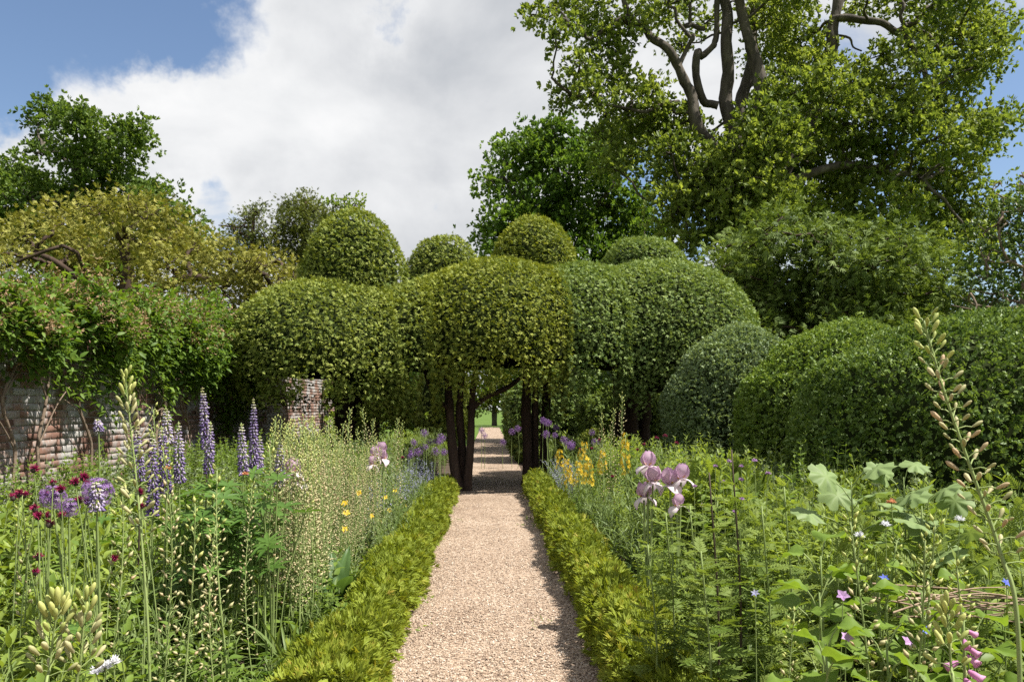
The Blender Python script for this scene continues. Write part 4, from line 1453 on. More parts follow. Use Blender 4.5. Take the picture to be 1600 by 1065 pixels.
# low ground cover between the plants
g = MB()
for (x0, x1, n) in ((-4.5, -0.9, 9000), (0.95, 3.6, 7000)):
    x = rng.uniform(x0, x1, n)
    y = 1.8 + 10.5 * rng.random(n) ** 1.4
    z = rng.random(n) * 0.22
    d = rdir(n) * np.array([1, 1, .5]) + [0, 0, .4]
    g.inst(diamond(1, 0.36, 0.25), np.stack([x, y, z], 1), frames(d, np.tile([0, 0, 1.0], (n, 1)) + rng.normal(size=(n, 3)) * .3), rng.uniform(0.05, 0.12, n), np.clip(rng.normal(size=n) * .2 + .3, 0, 1))
tag(g.build('ground_cover', 'bed_leaf_deep'), 'low green ground cover filling the flower borders', 'ground cover', kind='stuff')


# ---- seed stalks
def pod_proto(n=7):
    return lathe([(0.0, -0.5), (0.13, -0.36), (0.20, 0.0), (0.22, 0.22), (0.12, 0.42), (0.0, 0.5)], n)


def pod_low():
    return octa(0.2, 0.2, 0.5)


def zframe(d, n=None):
    """frames whose z column is d"""
    d = unit(np.asarray(d, float))
    h = np.tile([0.3, 0.2, 1.0], (len(d), 1)) if n is None else n
    x = unit(np.cross(h, d) + 1e-6)
    y = np.cross(d, x)
    return np.stack([x, y, d], axis=2)


def stalk_parts(p, n, z0, plen, ped, thick, green_tip=0.15, up=0.6, proto=None, droop_low=True):
    """stem, pedicels+pods for a spike along the points p"""
    sm, pm, bm2 = MB(), MB(), MB()
    sm.add(*tube(smooth_path(p, 3), np.linspace(thick, thick * 0.4, (len(p) - 1) * 3 + 1), 5), tint=0.6)
    t = z0 + (1 - z0) * np.linspace(0, 1, n) ** 0.9
    a = np.arange(n) * 2.4 + rng.normal(size=n) * .2
    pos = at_t(p, t)
    el = up * (0.35 + 0.9 * (t - z0) / (1 - z0)) + rng.normal(size=n) * .18
    d = np.stack([np.cos(a) * np.cos(el), np.sin(a) * np.cos(el), np.sin(el)], 1)
    pl = ped * (1 - 0.55 * (t - z0) / (1 - z0)) * rng.uniform(.7, 1.2, n)
    e = pos + d * pl[:, None]
    for i in range(n):
        sm.add(*tube([pos[i], pos[i] + d[i] * pl[i] * .6 + [0, 0, .004], e[i]], thick * 0.3, 3, False), tint=0.7)
    d2 = unit(d + np.array([0, 0, 0.5]))
    ends = (e + d2 * plen * 0.45, zframe(d2), t)
    return sm, ends


def stalk_variant(h, n, z0, plen, ped, thick, lean=0.06, tip=0.12):
    p = bent_stem(h, lean, 0, k=7)
    sm, (e, R, t) = stalk_parts(p, n, z0, plen, ped, thick)
    pm, gm = MB(), MB()
    top = t > 1 - tip
    s = plen * rng.uniform(.7, 1.15, n)
    pm.inst(pod_low(), e[~top], R[~top], s[~top], np.clip(rng.normal(size=(~top).sum()) * .25 + .5, 0, 1))
    gm.inst(pod_low(), e[top], R[top], s[top] * .9)
    return [('stem', sm.mesh('stem', 'stem_green', True), None), ('seed_pods', pm.mesh('seed_pods', 'pod'), 'stuff'), ('buds', gm.mesh('buds', 'pod_green'), 'stuff')]


K_thin = Kind('seed_stalk', 'seed stalk', [stalk_variant(1.0, 85, 0.26, 0.022, 0.030, 0.0035, rng.uniform(.02, .10)) for _ in range(6)])
K_big = Kind('seed_stalk', 'seed stalk', [stalk_variant(1.0, 42, 0.38, 0.034, 0.040, 0.0055, rng.uniform(.02, .08), .22) for _ in range(5)])


def by_pixel(kind, px, py, d, hk, label, group, rz=None):
    tip = P(px, py, d)
    return kind.place((tip[0], tip[1], 0), rng.uniform(0, 6.28) if rz is None else rz, tip[2] / hk, label, group)


for i in range(120):                                  # thicket of pale stalks left of the path
    d = rng.uniform(4.3, 8.2)
    px = rng.uniform(440, 655) if d > 5.5 else rng.uniform(425, 560)
    if (px - CX) / F * d > -1.0:
        px = CX - 1.02 * F / d - rng.random() * 60
    py = rng.uniform(655, 745)
    by_pixel(K_thin, px, py, d, 1.0, 'pale seed stalk in the left thicket, ' + ('near end, ' if d < 5.5 else 'middle, ' if d < 7 else 'far end, ') + ['beside the lupins', 'beside the faded lupin', 'between lupins and irises', 'below the pale irises', 'nearest the hedge'][int(np.clip((px - 400) / 50, 0, 4))], 'pale seed stalks in the thicket left of the path')
for i, (px, py, d) in enumerate(((268, 700, 3.0), (345, 735, 3.4), (300, 790, 2.9), (392, 760, 3.6), (175, 760, 3.2), (420, 700, 4.0), (250, 640, 4.2), (30, 770, 3.4), (480, 735, 4.4), (335, 820, 2.8))):
    by_pixel(K_thin if i % 3 == 0 else K_big, px, py, d, 1.0, ['seed stalk leaning before the dark purple lupins', 'seed stalk between the leafy clumps below the tall lupin', 'short seed stalk in the middle of the left foreground', 'seed stalk below the pair of slender lupins', 'seed stalk just right of the purple alliums', 'seed stalk beside the faded lupin', 'seed stalk rising behind the dark purple lupins', 'seed stalk at the left picture edge by the crimson thistles', 'seed stalk at the near end of the thicket', 'lowest seed stalk in the left foreground'][i], 'seed stalks in the left foreground')
for i, (px, py, d) in enumerate(((968, 618, 8.3), (545, 640, 7.2), (620, 655, 8.5), (578, 640, 8.0), (498, 690, 6.0), (628, 660, 9.0), (945, 650, 8.6), (958, 640, 8.8))):
    by_pixel(K_thin, px, py, d, 1.0, ['tallest seed spike rising right of the path before dark trunks', 'tallest seed spike standing before the dark yew trunk left', 'seed spike before the sunlit wall strip near the thicket end', 'brownish seed spike beside the pale irises', 'broad seed spike left of the thicket against dark shade', 'slender seed spike at the far end of the thicket', 'short seed spike left of the tallest one right of the path', 'seed spike close behind the tallest one right of the path'][i], 'tall seed spikes against the dark yews')
for i, (px, py, d) in enumerate(((1340, 815, 2.5), (1410, 835, 2.4), (1452, 820, 2.5), (1240, 960, 2.5), (1495, 880, 2.3), (1380, 850, 2.7))):
    by_pixel(K_big, px, py, d, 1.0, ['seed stalk left of the middle among big leaves on the right', 'seed stalk before the big lobed leaves', 'slim seed stalk right of the big lobed leaves', 'short stalk with pale green buds low on the right', 'seed stalk near the pink foxglove', 'brownish seed stalk behind the bright round leaves'][i], 'seed stalks in the right foreground')


def big_stalk(label, pts_px, n, z0, plen, ped, thick, tip=0.2, up=0.6, podm='pod_cream'):
    """a tall near spike with every pod a part; pts_px = (px, py, d) from the visible bottom to the tip"""
    w = [P(*q) for q in pts_px]
    base = np.array([w[0][0] + (w[0][0] - w[1][0]) * .3, w[0][1], 0.0])
    pts = np.array([[0, 0, -.02]] + [q - base for q in w])
    p = smooth_path(pts, 4)
    t = thing('tall_seed_stalk', label, 'seed stalk', base)
    sm, (e, R, tt) = stalk_parts(p, n, z0, plen, ped, thick, up=up)
    sm.build('stem', 'stem_green', t, True)
    pm = []
    for k, mt in enumerate((podm, 'pod_green')):
        for v in range(3):
            q = MB()
            pp = pod_proto(7)
            q.add(pp[0] * np.array([1, 1, 1.0]) * (1 + .12 * (v - 1)), pp[1], tint=(0.25, 0.55, 0.95)[v])
            pm.append(q.mesh('seed_pod', mt, True))
    from mathutils import Matrix
    for i in range(n):
        top = tt[i] > 1 - tip
        o = link('bud' if top else 'seed_pod', pm[(3 if top else 0) + rng.integers(3)], t)
        sc = plen * rng.uniform(.75, 1.15)
        Mx = Matrix([list(R[i][r]) + [float(e[i][r])] for r in range(3)] + [[0, 0, 0, 1]])
        o.matrix_local = Mx @ Matrix.Diagonal((sc * .8, sc * .8, sc * 1.1, 1))
    return t


big_stalk('very tall leaning seed stalk with tan pods at right edge', [(1592, 1010, 1.85), (1562, 860, 1.9), (1520, 740, 1.93), (1478, 620, 1.95), (1443, 500, 1.97)], 66, 0.36, 0.031, 0.046, 0.0062, 0.12, 0.45, 'pod')
big_stalk('tall spike with cream buds standing before the brick wall at left', [(232, 1000, 2.9), (222, 850, 2.95), (212, 740, 3.0), (203, 660, 3.0), (196, 592, 3.0)], 56, 0.42, 0.038, 0.05, 0.006, 0.12, 0.85)
big_stalk('stout spike of fat cream buds at the bottom left corner', [(70, 1120, 2.05), (78, 1040, 2.1), (85, 980, 2.1), (92, 950, 2.1)], 34, 0.40, 0.040, 0.05, 0.005, 0.35, 0.95)
big_stalk('second spike of cream buds beside the one in bottom left corner', [(118, 1110, 2.15), (125, 1040, 2.15), (130, 985, 2.15), (133, 940, 2.15)], 30, 0.40, 0.038, 0.05, 0.005, 0.2, 0.9)
big_stalk('spike of yellow green buds low at right beside the foxglove', [(1490, 1110, 2.0), (1486, 1040, 2.05), (1482, 985, 2.05), (1480, 955, 2.05)], 26, 0.45, 0.036, 0.04, 0.005, 0.6, 1.0)


# ---- lupins
def lupin(px, py, pyb, d, label, pale=0.0, nl=3):
    tip, bot = P(px, py, d), P(px + rng.normal() * 3, pyb, d)
    base = np.array([tip[0] + rng.normal() * .05, d + rng.normal() * .03, 0])
    t = thing('lupin', label, 'lupin', base, 'purple lupins before the brick wall')
    p = smooth_path([np.array([0, 0, -.02]), (bot - base) * [.6, .6, .55], bot - base, tip - base], 5)
    b = MB()
    b.add(*tube(p, np.linspace(0.007, 0.0025, len(p)), 6), tint=.3)
    b.build('stem', 'stem_dark' if pale == 0 else 'stem_green', t, True)
    L = np.linalg.norm(tip - bot)
    W = max(8, int(L / 0.0165))
    f = MB()
    flo = join([xf(octa(0.3, 0.55, 0.38), np.eye(3), (0, .35, 0), 1, 0.0), xf(octa(0.22, 0.3, 0.34), np.eye(3), (0, .12, .3), 1, 0.26)])
    for w in range(W):
        s = w / W
        c = (bot - base) * (1 - s) + (tip - base) * s
        m = 8
        a = w * .4 + np.arange(m) * 2 * PI / m + rng.normal(size=m) * .12
        rad = 0.034 * (1 - s ** 2.6) * rng.uniform(.75, 1.1, m) + 0.004
        el = -0.15 + 1.0 * s ** 2
        dd = np.stack([np.cos(a), np.sin(a), np.full(m, el)], 1)
        tint = np.where(s > 0.9, 0.97, np.where(s > 0.82, 0.84, np.clip(0.28 + pale + 0.25 * s + rng.normal(size=m) * .14, 0, .78)))
        f.inst(flo, c + dd * (rad * .45)[:, None] + rng.normal(size=(m, 3)) * .002, frames(dd, np.tile([0, 0, 1.0], (m, 1))), 0.022 * (1 - .75 * s ** 3) * rng.uniform(.8, 1.15, m), tint)
    tag(f.build('flower_spike', 'lupin_flower', t), kind='stuff')
    for k in range(nl):
        a = rng.uniform(0, 2 * PI)
        zz = rng.uniform(.3, .95) * (bot - base)[2]
        e = np.array([math.cos(a) * .16, math.sin(a) * .16, zz])
        b = MB()
        b.add(*tube([np.array([0, 0, zz * .5]), e * [.6, .6, .85], e], 0.002, 4, False), tint=.4)
        lm = MB()
        lm.inst(palm, e[None], frames(np.array([[1.0, .2, .1]]), np.array([[math.cos(a) * .4, math.sin(a) * .4, 1.0]])), 0.085, np.array([rng.uniform(.3, .7)]))
        lo = lm.build('leaf', 'lupin_leaf', t)
        b.build('leaf_stalk', 'stem_green', lo, True)


for px, py, pyb, d, lab, pale in (
        (316, 604, 700, 4.7, 'tallest purple lupin spike rising before the green climber', 0), (329, 658, 738, 4.5, 'shorter lupin spike just right of the tallest lupin', .05),
        (396, 621, 736, 4.8, 'tall slender lupin spike against the dark yew shade', 0), (377, 660, 740, 4.6, 'lupin spike with a pale tip left of the slender one', .12),
        (406, 680, 738, 4.9, 'short lupin spike close behind the slender one on its right', .12), (252, 665, 768, 4.1, 'broad dark purple lupin spike in the cluster at left', -.12),
        (238, 672, 803, 4.0, 'longest dark purple lupin spike beside the broad one', -.14), (259, 636, 690, 4.6, 'pale pinkish lupin spike behind the dark purple pair', .3),
        (279, 658, 752, 4.3, 'lupin spike with pale yellow tip right of the dark pair', .1), (214, 665, 750, 4.3, 'faded lupin spike left of the dark purple pair', .0),
        (152, 655, 672, 5.0, 'short lupin cluster near the whitewashed brick wall', .12), (438, 684, 758, 4.5, 'brownish faded lupin spike at the edge of the thicket', .3),
        (150, 752, 795, 3.15, 'small lupin with a cream tip in front of the alliums', .2)):
    lupin(px, py, pyb, d, lab, pale)
for i in range(17):                                 # lupin leaf clumps
    px, py, d = rng.uniform(280, 430), rng.uniform(735, 830), rng.uniform(3.9, 4.9)
    if i == 0:
        variants = []
        for v in range(3):
            lm, sm = MB(), MB()
            for k in range(9):
                a, rr, zz = rng.uniform(0, 2 * PI), rng.uniform(.03, .15), rng.uniform(.55, 1.0) * .8
                e = np.array([math.cos(a) * rr, math.sin(a) * rr, zz])
                sm.add(*tube([np.array([0, 0, -.02]), e * [.4, .4, .6], e], 0.0025, 4, False), tint=.4)
                lm.inst(palm, e[None], frames(np.array([[1.0, rng.normal(), .1]]), np.array([[math.cos(a) * .5, math.sin(a) * .5 - .2, 1.0]])), rng.uniform(.06, .09), np.array([rng.uniform(.3, .75)]))
            variants.append([('stems', sm.mesh('stems', 'stem_green', True), 'stuff'), ('leaves', lm.mesh('leaves', 'lupin_leaf'), 'stuff')])
        K_lup = Kind('lupin_foliage', 'plant', variants)
    by_pixel(K_lup, px, py, d, 0.8, 'clump of star shaped lupin leaves below the lupin spikes', 'lupin leaf clumps')


# ---- crimson thistles
def pompom(n=70):
    f = MB()
    d = rdir(n)
    d[:, 2] = np.abs(d[:, 2]) * 1.1 - 0.15
    f.inst(diamond(1.0, 0.16), np.zeros((n, 3)), frames(d, rdir(n)), rng.uniform(.8, 1.1, n), rng.random(n))
    V, T = lathe([(0.0, -0.75), (0.38, -.6), (0.5, -.2), (0.42, 0.1)], 7)
    g2 = MB()
    g2.add(V, T, tint=.2)
    return f.mesh('bloom', 'crimson_flower'), g2.mesh('bud_cup', 'stem_dark', True)


PM = [pompom() for _ in range(3)]


def thistle(px, py, d, label, group, r=0.022):
    tip = P(px, py, d)
    base = np.array([tip[0] + rng.normal() * .06, d + rng.normal() * .05, 0])
    t = thing('crimson_thistle', label, 'flower', base, group)
    b = MB()
    e = tip - base
    b.add(*tube(smooth_path([np.array([0, 0, -.02]), e * [.2, .2, .5] + [rng.normal() * .02, 0, 0], e - [0, 0, r * .6]], 4), np.linspace(0.004, 0.0022, 9), 5, False), tint=.4)
    b.build('stem', 'stem_green', t, True)
    k = rng.integers(3)
    o = link('bloom', PM[k][0], t)
    o.location, o.scale = e, (r * rng.uniform(.9, 1.2),) * 3
    o.rotation_euler = (rng.normal() * .4, rng.normal() * .4, rng.random() * 6)
    c = link('bud_cup', PM[k][1], o)


th = [(158, 510), (90, 622), (112, 628), (62, 640), (245, 573), (281, 602), (205, 625), (160, 692), (175, 727), (222, 722), (286, 724), (231, 762), (348, 568), (386, 547), (400, 577), (648, 618), (655, 680), (178, 915), (366, 652), (406, 658), (164, 985), (530, 920)]
th_lab = ['highest crimson thistle bloom above the purple alliums', 'crimson thistle in the tight bunch at the left edge', 'right bloom of the tight crimson bunch at left edge', 'leftmost crimson thistle bloom at picture edge', 'crimson thistle above the left allium', 'pinkish crimson thistle atop the left allium', 'crimson thistle left of the left allium', 'crimson thistle below the left allium', 'crimson thistle in the low row, leftmost', 'crimson thistle in the low row below the left allium', 'broad crimson thistle in the low row, rightmost', 'lowest crimson thistle of the allium cluster', 'crimson thistle left of the upper trio', 'top crimson thistle of the trio by the right allium', 'largest crimson thistle touching the right allium', 'crimson thistle alone right of the alliums', 'lower lone crimson thistle right of the alliums', 'faded crimson thistle low among green stems', 'small crimson thistle between the two alliums', 'small crimson thistle in front of the right allium', 'tiny crimson thistle lowest at left', 'small crimson thistle low among cream buds']
for (cx, cy), lab in zip(th, th_lab):
    thistle(cx * .338, 560 + cy * .338, rng.uniform(3.15, 3.45), lab, 'crimson thistles in the left border')
for i, (px, py, d) in enumerate(((1026, 684, 8.2), (1039, 681, 8.2), (1057, 692, 8.4), (1006, 694, 8.4), (996, 702, 8.0), (937, 687, 10.0), (925, 700, 10.5), (906, 701, 11.0), (957, 744, 7.6), (622, 717, 9.0), (629, 714, 9.0))):
    thistle(px, py, d, ['small crimson bloom before the dark shade right of the yellow spikes', 'topmost small crimson bloom before the dark shade', 'crimson bloom nearest the pale clipped mound', 'crimson bloom left of the group before the dark shade', 'lowest crimson bloom before the dark shade', 'crimson bloom beside the tall seed spike', 'crimson bloom just above the yellow spikes', 'dark crimson bloom left above the yellow spikes', 'dark crimson bloom between yellow spikes and irises', 'crimson bloom behind the pale irises left of the path', 'rightmost crimson bloom behind the pale irises'][i], 'crimson blooms in the far borders', 0.024)


# ---- alliums
def allium_head(n=150):
    f = MB()
    d = rdir(n)
    star = join([xf(diamond(1, .3), frames(np.array([[math.cos(a), math.sin(a), .25]]), np.array([[0, 0, 1.0]]))[0], (0, 0, 0)) for a in np.arange(5) * 2 * PI / 5])
    f.inst(star, d * rng.uniform(.78, 1.0, (n, 1)), zframe(d), rng.uniform(.16, .24, n), np.clip(rng.normal(size=n) * .25 + .5, 0, 1))
    f.inst(diamond(1, .025), np.zeros((n, 3)), frames(d, rdir(n)), .8, np.zeros(n))
    return f.mesh('flower_head', 'allium_flower')


AH = [allium_head() for _ in range(2)] + [allium_head(70)]


def allium(px, py, d, r, label, group, low=False):
    tip = P(px, py, d)
    base = np.array([tip[0], d, 0])
    t = thing('allium', label, 'allium', base, group)
    b = MB()
    b.add(*tube(smooth_path([(0, 0, -.02), (rng.normal() * .03, 0, tip[2] * .5), (0, 0, tip[2] - r * .2)], 4), 0.005, 5, False), tint=.4)
    b.build('stem', 'stem_green', t, True)
    o = link('flower_head', AH[2] if low else AH[rng.integers(2)], t)
    o.location, o.scale = (0, 0, tip[2]), (r, r, r)
    tag(o, kind='stuff')


allium(152, 768, 3.3, 0.066, 'large purple allium globe beside the crimson thistles', 'purple alliums at left')
allium(82, 776, 3.35, 0.056, 'smaller purple allium globe left among crimson thistles', 'purple alliums at left')
allium(108, 792, 3.5, 0.045, 'fading purple allium low between two brighter globes', 'purple alliums at left')
for px, py in [(636 + rng.random() * 60, 675 + rng.random() * 35) for _ in range(16)]:
    allium(px, py, rng.uniform(11.5, 13.0), rng.uniform(.05, .075), 'purple allium globe in the drift left of the path before the arch', 'allium drift left of the path', True)
for px, py in [(848 + rng.random() * 30, 650 + rng.random() * 45) for _ in range(7)] + [(880 + rng.random() * 30, 684 + rng.random() * 14) for _ in range(6)] + [(925, 675), (930, 690)]:
    allium(px, py, rng.uniform(12.6, 13.6), rng.uniform(.05, .075), 'purple allium globe in the drift right of the path by the trunks', 'allium drift right of the path', True)
for i, (px, py) in enumerate(((809, 669), (800, 674), (786, 690), (752, 672), (757, 680))):
    allium(px, py, 18.5, .085, ['bright allium globe seen between the two yew trunks', 'pale allium just left of the bright one between trunks', 'low allium by the far path edge', 'allium beyond the left trunks', 'lower allium beyond the left trunks'][i], 'alliums beyond the arch', True)


# ---- star flowered yellow spikes
def yellow_spike(px, py, pyb, d, label, w=0.05):
    tip, bot = P(px, py, d), P(px + 4, pyb, d)
    base = np.array([tip[0], d, 0])
    t = thing('yellow_asphodel', label, 'flower', base, 'yellow flower spikes right of the path')
    b = MB()
    b.add(*tube(smooth_path([(0, 0, -.02), (0.01, 0, tip[2] * .5), (0, 0, tip[2])], 4), np.linspace(.007, .003, 9), 5), tint=.5)
    b.build('stem', 'stem_green', t, True)
    L = tip[2] - bot[2]
    n = int(L / 0.0075)
    z = bot[2] + L * rng.random(n)
    a = rng.uniform(0, 2 * PI, n)
    s = (z - bot[2]) / L
    rr = w * (1 - .6 * s ** 3) * rng.uniform(.5, 1, n)
    dd = np.stack([np.cos(a), np.sin(a), np.full(n, .25)], 1)
    star = join([xf(diamond(1, .3), frames(np.array([[math.cos(q), math.sin(q), .35]]), np.array([[0, 0, 1.0]]))[0], (0, 0, 0)) for q in np.arange(6) * PI / 3])
    f = MB()
    f.inst(star, dd * rr[:, None] + np.stack([0 * z, 0 * z, z], 1), zframe(dd), rng.uniform(.022, .034, n), rng.random(n))
    tag(f.build('flower_spike', 'yellow_flower', t), kind='stuff')


for px, py, pyb, d, w, lab in ((874, 704, 735, 11.2, .07, 'leftmost yellow flower spike nearest the path'), (886, 716, 757, 10.4, .07, 'second yellow spike from the path, slightly lower'), (912, 692, 758, 9.6, .085, 'tallest and fullest yellow flower spike'),
                               (903, 722, 760, 9.4, .06, 'short yellow spike at the left foot of the fullest one'), (921, 720, 758, 9.4, .06, 'short yellow spike at the right foot of the fullest one'),
                               (941, 705, 740, 8.7, .05, 'thin yellow spike right of the fullest one'), (977, 679, 742, 8.3, .05, 'tall thin yellow spike rightmost before dark shade'), (890, 735, 762, 9.9, .06, 'lowest yellow spike near the path hedge')):
    yellow_spike(px, py, pyb, d, lab, w)


# ---- irises
def petal(L, W, bend, cup, seg=6):
    """a petal grid along +y, curving by bend (radians), cupped across; tint grows to the edge"""
    V, T, A = [], [], []
    nx = 4
    y = z = 0.0
    ang = 0.0
    for i in range(seg + 1):
        t = i / seg
        w = W / 2 * (math.sin(PI * min(1, 0.16 + 0.80 * t) ** 0.85)) * (1.0 if t < 1 else .6)
        for k in range(nx + 1):
            u = k / nx * 2 - 1
            ruf = 0.05 * W * math.sin(t * 14 + u * 3) * abs(u)
            V.append((w * u, y, z + cup * w * u * u + ruf))
            A.append(0.15 + 0.75 * max(abs(u) ** 2, t ** 3) * .9)
        ang += bend / seg
        y += L / seg * math.cos(ang)
        z += L / seg * math.sin(ang)
    for i in range(seg):
        for k in range(nx):
            a = i * (nx + 1) + k
            T += [(a, a + 1, a + nx + 2), (a, a + nx + 2, a + nx + 1)]
    return np.array(V), np.array(T), np.array(A)


q = MB()
q.add(*petal(1.0, 0.95, 1.25, 0.3))
PET_S = q.mesh('standard_petal', 'iris_standard', True)
q = MB()
q.add(*petal(1.1, 0.75, -1.9, -0.2))
PET_F = q.mesh('fall_petal', 'iris_fall', True)
q = MB()
q.add(*octa(.07, .22, .05))
BEARD = q.mesh('beard', 'iris_beard', True)


def iris(label, blooms, d, group, leaves=5, sz=0.105):
    px0 = sum(b_[0] for b_ in blooms) / len(blooms)
    base = np.array([(px0 - CX) / F * d, d, 0])
    t = thing('bearded_iris', label, 'iris', base, group)
    for (px, py, s) in blooms:
        e = P(px, py, d + rng.normal() * .03) - base
        b = MB()
        b.add(*tube(smooth_path([(rng.normal() * .03, rng.normal() * .03, -.02), e * [.5, .5, .5], e - [0, 0, .02]], 4), np.linspace(.008, .006, 9), 6), tint=.5)
        b.build('stem', 'stem_green', t, True)
        a0 = rng.uniform(0, 2)
        for k in range(3):
            o = link('standard_petal', PET_S, t)
            o.location, o.scale = e, (sz * s,) * 3
            o.rotation_euler = (0.62 + rng.normal() * .15, rng.normal() * .12, a0 + k * 2.094)
            o2 = link('fall_petal', PET_F, t)
            o2.location, o2.scale = e, (sz * s,) * 3
            o2.rotation_euler = (0.35 + rng.normal() * .15, rng.normal() * .15, a0 + 1.047 + k * 2.094)
            c = link('beard', BEARD, o2)
            c.location = (0, .22, .03)
    for k in range(leaves):
        a = rng.uniform(-1, 1)
        h = rng.uniform(.35, .6)
        f = MB()
        L = leaf(1.0, .085, 6, .3, .05, .5)
        f.inst(L, np.array([[rng.normal() * .05, rng.normal() * .05, -.02]]), frames(np.array([[.35 * a, rng.normal() * .2, 1.0]]), np.array([[rng.normal() * .3, -1.0, 0]])), h, np.array([rng.uniform(.3, .8)]))
        f.build('leaf', 'strap_leaf', t)


iris('tall lilac and white iris with three stacked blooms right of the path', [(1012, 728, 1.0), (1020, 752, 1.05), (1006, 776, 1.0)], 4.9, 'irises right of the path')
iris('lilac iris with a pair of wide open blooms, rightmost', [(1064, 748, 1.0), (1047, 757, 1.1)], 4.8, 'irises right of the path')
iris('wilting lilac iris bloom below the open pair', [(1058, 790, .8)], 4.7, 'irises right of the path', 2)
iris('pale pink iris blooms in the far end of the thicket', [(586, 712, 1.0), (596, 705, 1.0), (582, 725, .9)], 7.6, 'irises left of the path')
iris('single white iris beside the pale pink ones', [(599, 717, 1.0)], 7.4, 'irises left of the path')
iris('pale yellow and white iris at the near end of the thicket', [(458, 738, .9), (464, 752, .9)], 4.6, 'irises left of the path')


# ---- small loose flowers: one stem, a disc of petals
def small_flower(name, label, group, px, py, d, r, mat, n=6, wide=.6, ball=False, stem='stem_green', face=None):
    tip = P(px, py, d)
    base = np.array([tip[0] + rng.normal() * .03, d + rng.normal() * .03, 0])
    e = tip - base
    t = thing(name, label, 'flower', base, group)
    b = MB()
    b.add(*tube(smooth_path([(0, 0, -.02), e * [.3, .3, .5] + [rng.normal() * .02, 0, 0], e], 4), np.linspace(.003, .0016, 9), 4, False), tint=.5)
    b.build('stem', stem, t, True)
    f = MB()
    if ball:
        k = 40
        dd = rdir(k)
        dd[:, 2] = np.abs(dd[:, 2])
        f.inst(diamond(1, .35), np.zeros((k, 3)), frames(dd, rdir(k)), r * rng.uniform(.8, 1.1, k), rng.random(k))
    else:
        a = np.arange(n) * 2 * PI / n
        dd = np.stack([np.cos(a), np.sin(a), np.full(n, .35)], 1)
        tilt = unit(np.array([rng.normal() * .3, -0.7, .7]))[None]
        Z = zframe(tilt)[0]
        f.inst(leaf(1, wide, 4, .3, .15, .7), np.zeros((n, 3)), frames(dd @ Z.T, np.tile(tilt, (n, 1))), r * rng.uniform(.85, 1.1, n), rng.random(n))
    o = f.build('bloom', mat, t)
    o.location = e
    return t


for i, (px, py) in enumerate(((539, 787), (541, 801), (538, 827), (602, 777), (617, 767), (608, 797), (633, 790), (580, 806), (560, 770), (596, 815))):
    d = 1.08 * F / (CX - px)
    small_flower('yellow_poppy', ['yellow bloom in the thicket, upper of a close pair', 'yellow bloom in the thicket, lower of a close pair', 'lowest yellow bloom at the front of the thicket', 'yellow bloom near the left hedge top', 'farthest yellow bloom behind the left hedge', 'large yellow bloom above the broad leaved plant', 'yellow bloom nearest the left hedge', 'yellow bloom above the broad dark leaves', 'half hidden yellow bloom in the middle of the thicket', 'low yellow bloom beside the broad dark leaves'][i], 'yellow blooms in the thicket', px, py, d, .033, 'yellow_flower', 5, .8)
for i, (px, py) in enumerate(((1118, 729), (1139, 721), (1158, 729), (1158, 750), (1179, 720), (1159, 780), (1130, 753), (1098, 790), (1200, 740), (1085, 760), (1147, 800))):
    small_flower('mauve_scabious', ['mauve button flower nearest the iris pair', 'topmost mauve button flower before the clipped mound', 'mauve button flower in the middle of the upper row', 'mauve button flower just below the upper row', 'pinkish button flower at the right of the upper row', 'lone mauve button flower lower among feathery leaves', 'pink button flower left below the upper row', 'mauve button flower low beside the wilting iris', 'mauve button flower farthest right', 'small mauve button flower touching the iris pair', 'lowest mauve button flower'][i], 'mauve button flowers', px, py, 4.6 + rng.normal() * .15, .019, 'mauve_flower', ball=True)
for i, (px, py, d) in enumerate(((165, 1042, 2.3), (178, 1035, 2.3), (150, 1050, 2.3), (1384, 820, 3.2), (1343, 837, 3.2), (1500, 812, 3.2))):
    small_flower('white_flower', ['white bloom at the bottom left, middle one', 'white bloom at the bottom left, rightmost', 'white bloom at the bottom left, leftmost', 'white bloom left of the big lobed leaves', 'white bloom low left of the lobed leaves', 'white bloom right of the big lobed leaves'][i], 'white blooms', px, py, d, .024, 'white_flower', ball=True)
for i, (px, py, d) in enumerate(((1382, 903, 2.7), (1572, 910, 2.7), (1443, 983, 2.5), (1180, 926, 3.0))):
    small_flower('blue_flower', ['vivid blue bloom under the big lobed leaves', 'vivid blue bloom at the right edge', 'small vivid blue bloom low beside the foxglove', 'pale blue bloom low among feathery leaves'][i], 'blue blooms on the right', px, py, d, .019, 'vivid_blue' if i < 3 else 'blue_flower', 6, .45)
for i, (px, py, d) in enumerate(((1317, 930, 2.6), (1322, 995, 2.4), (1417, 1003, 2.4))):
    small_flower('mauve_flower', ['mauve bloom left of the bright round leaves', 'violet bloom low among round leaves', 'pale mauve bloom low by the seed stalks'][i], 'mauve blooms low on the right', px, py, d, .022, 'mauve_flower', 5, .8)
for i, (px, py, d) in enumerate(((262, 732, 4.0), (384, 741, 4.2), (1393, 785, 3.3))):
    small_flower('orange_flower', ['orange bloom among the dark purple lupins', 'orange bloom below the slender lupins', 'rust orange bloom among the big lobed leaves'][i], 'orange blooms', px, py, d, .022, 'orange_flower', ball=True)

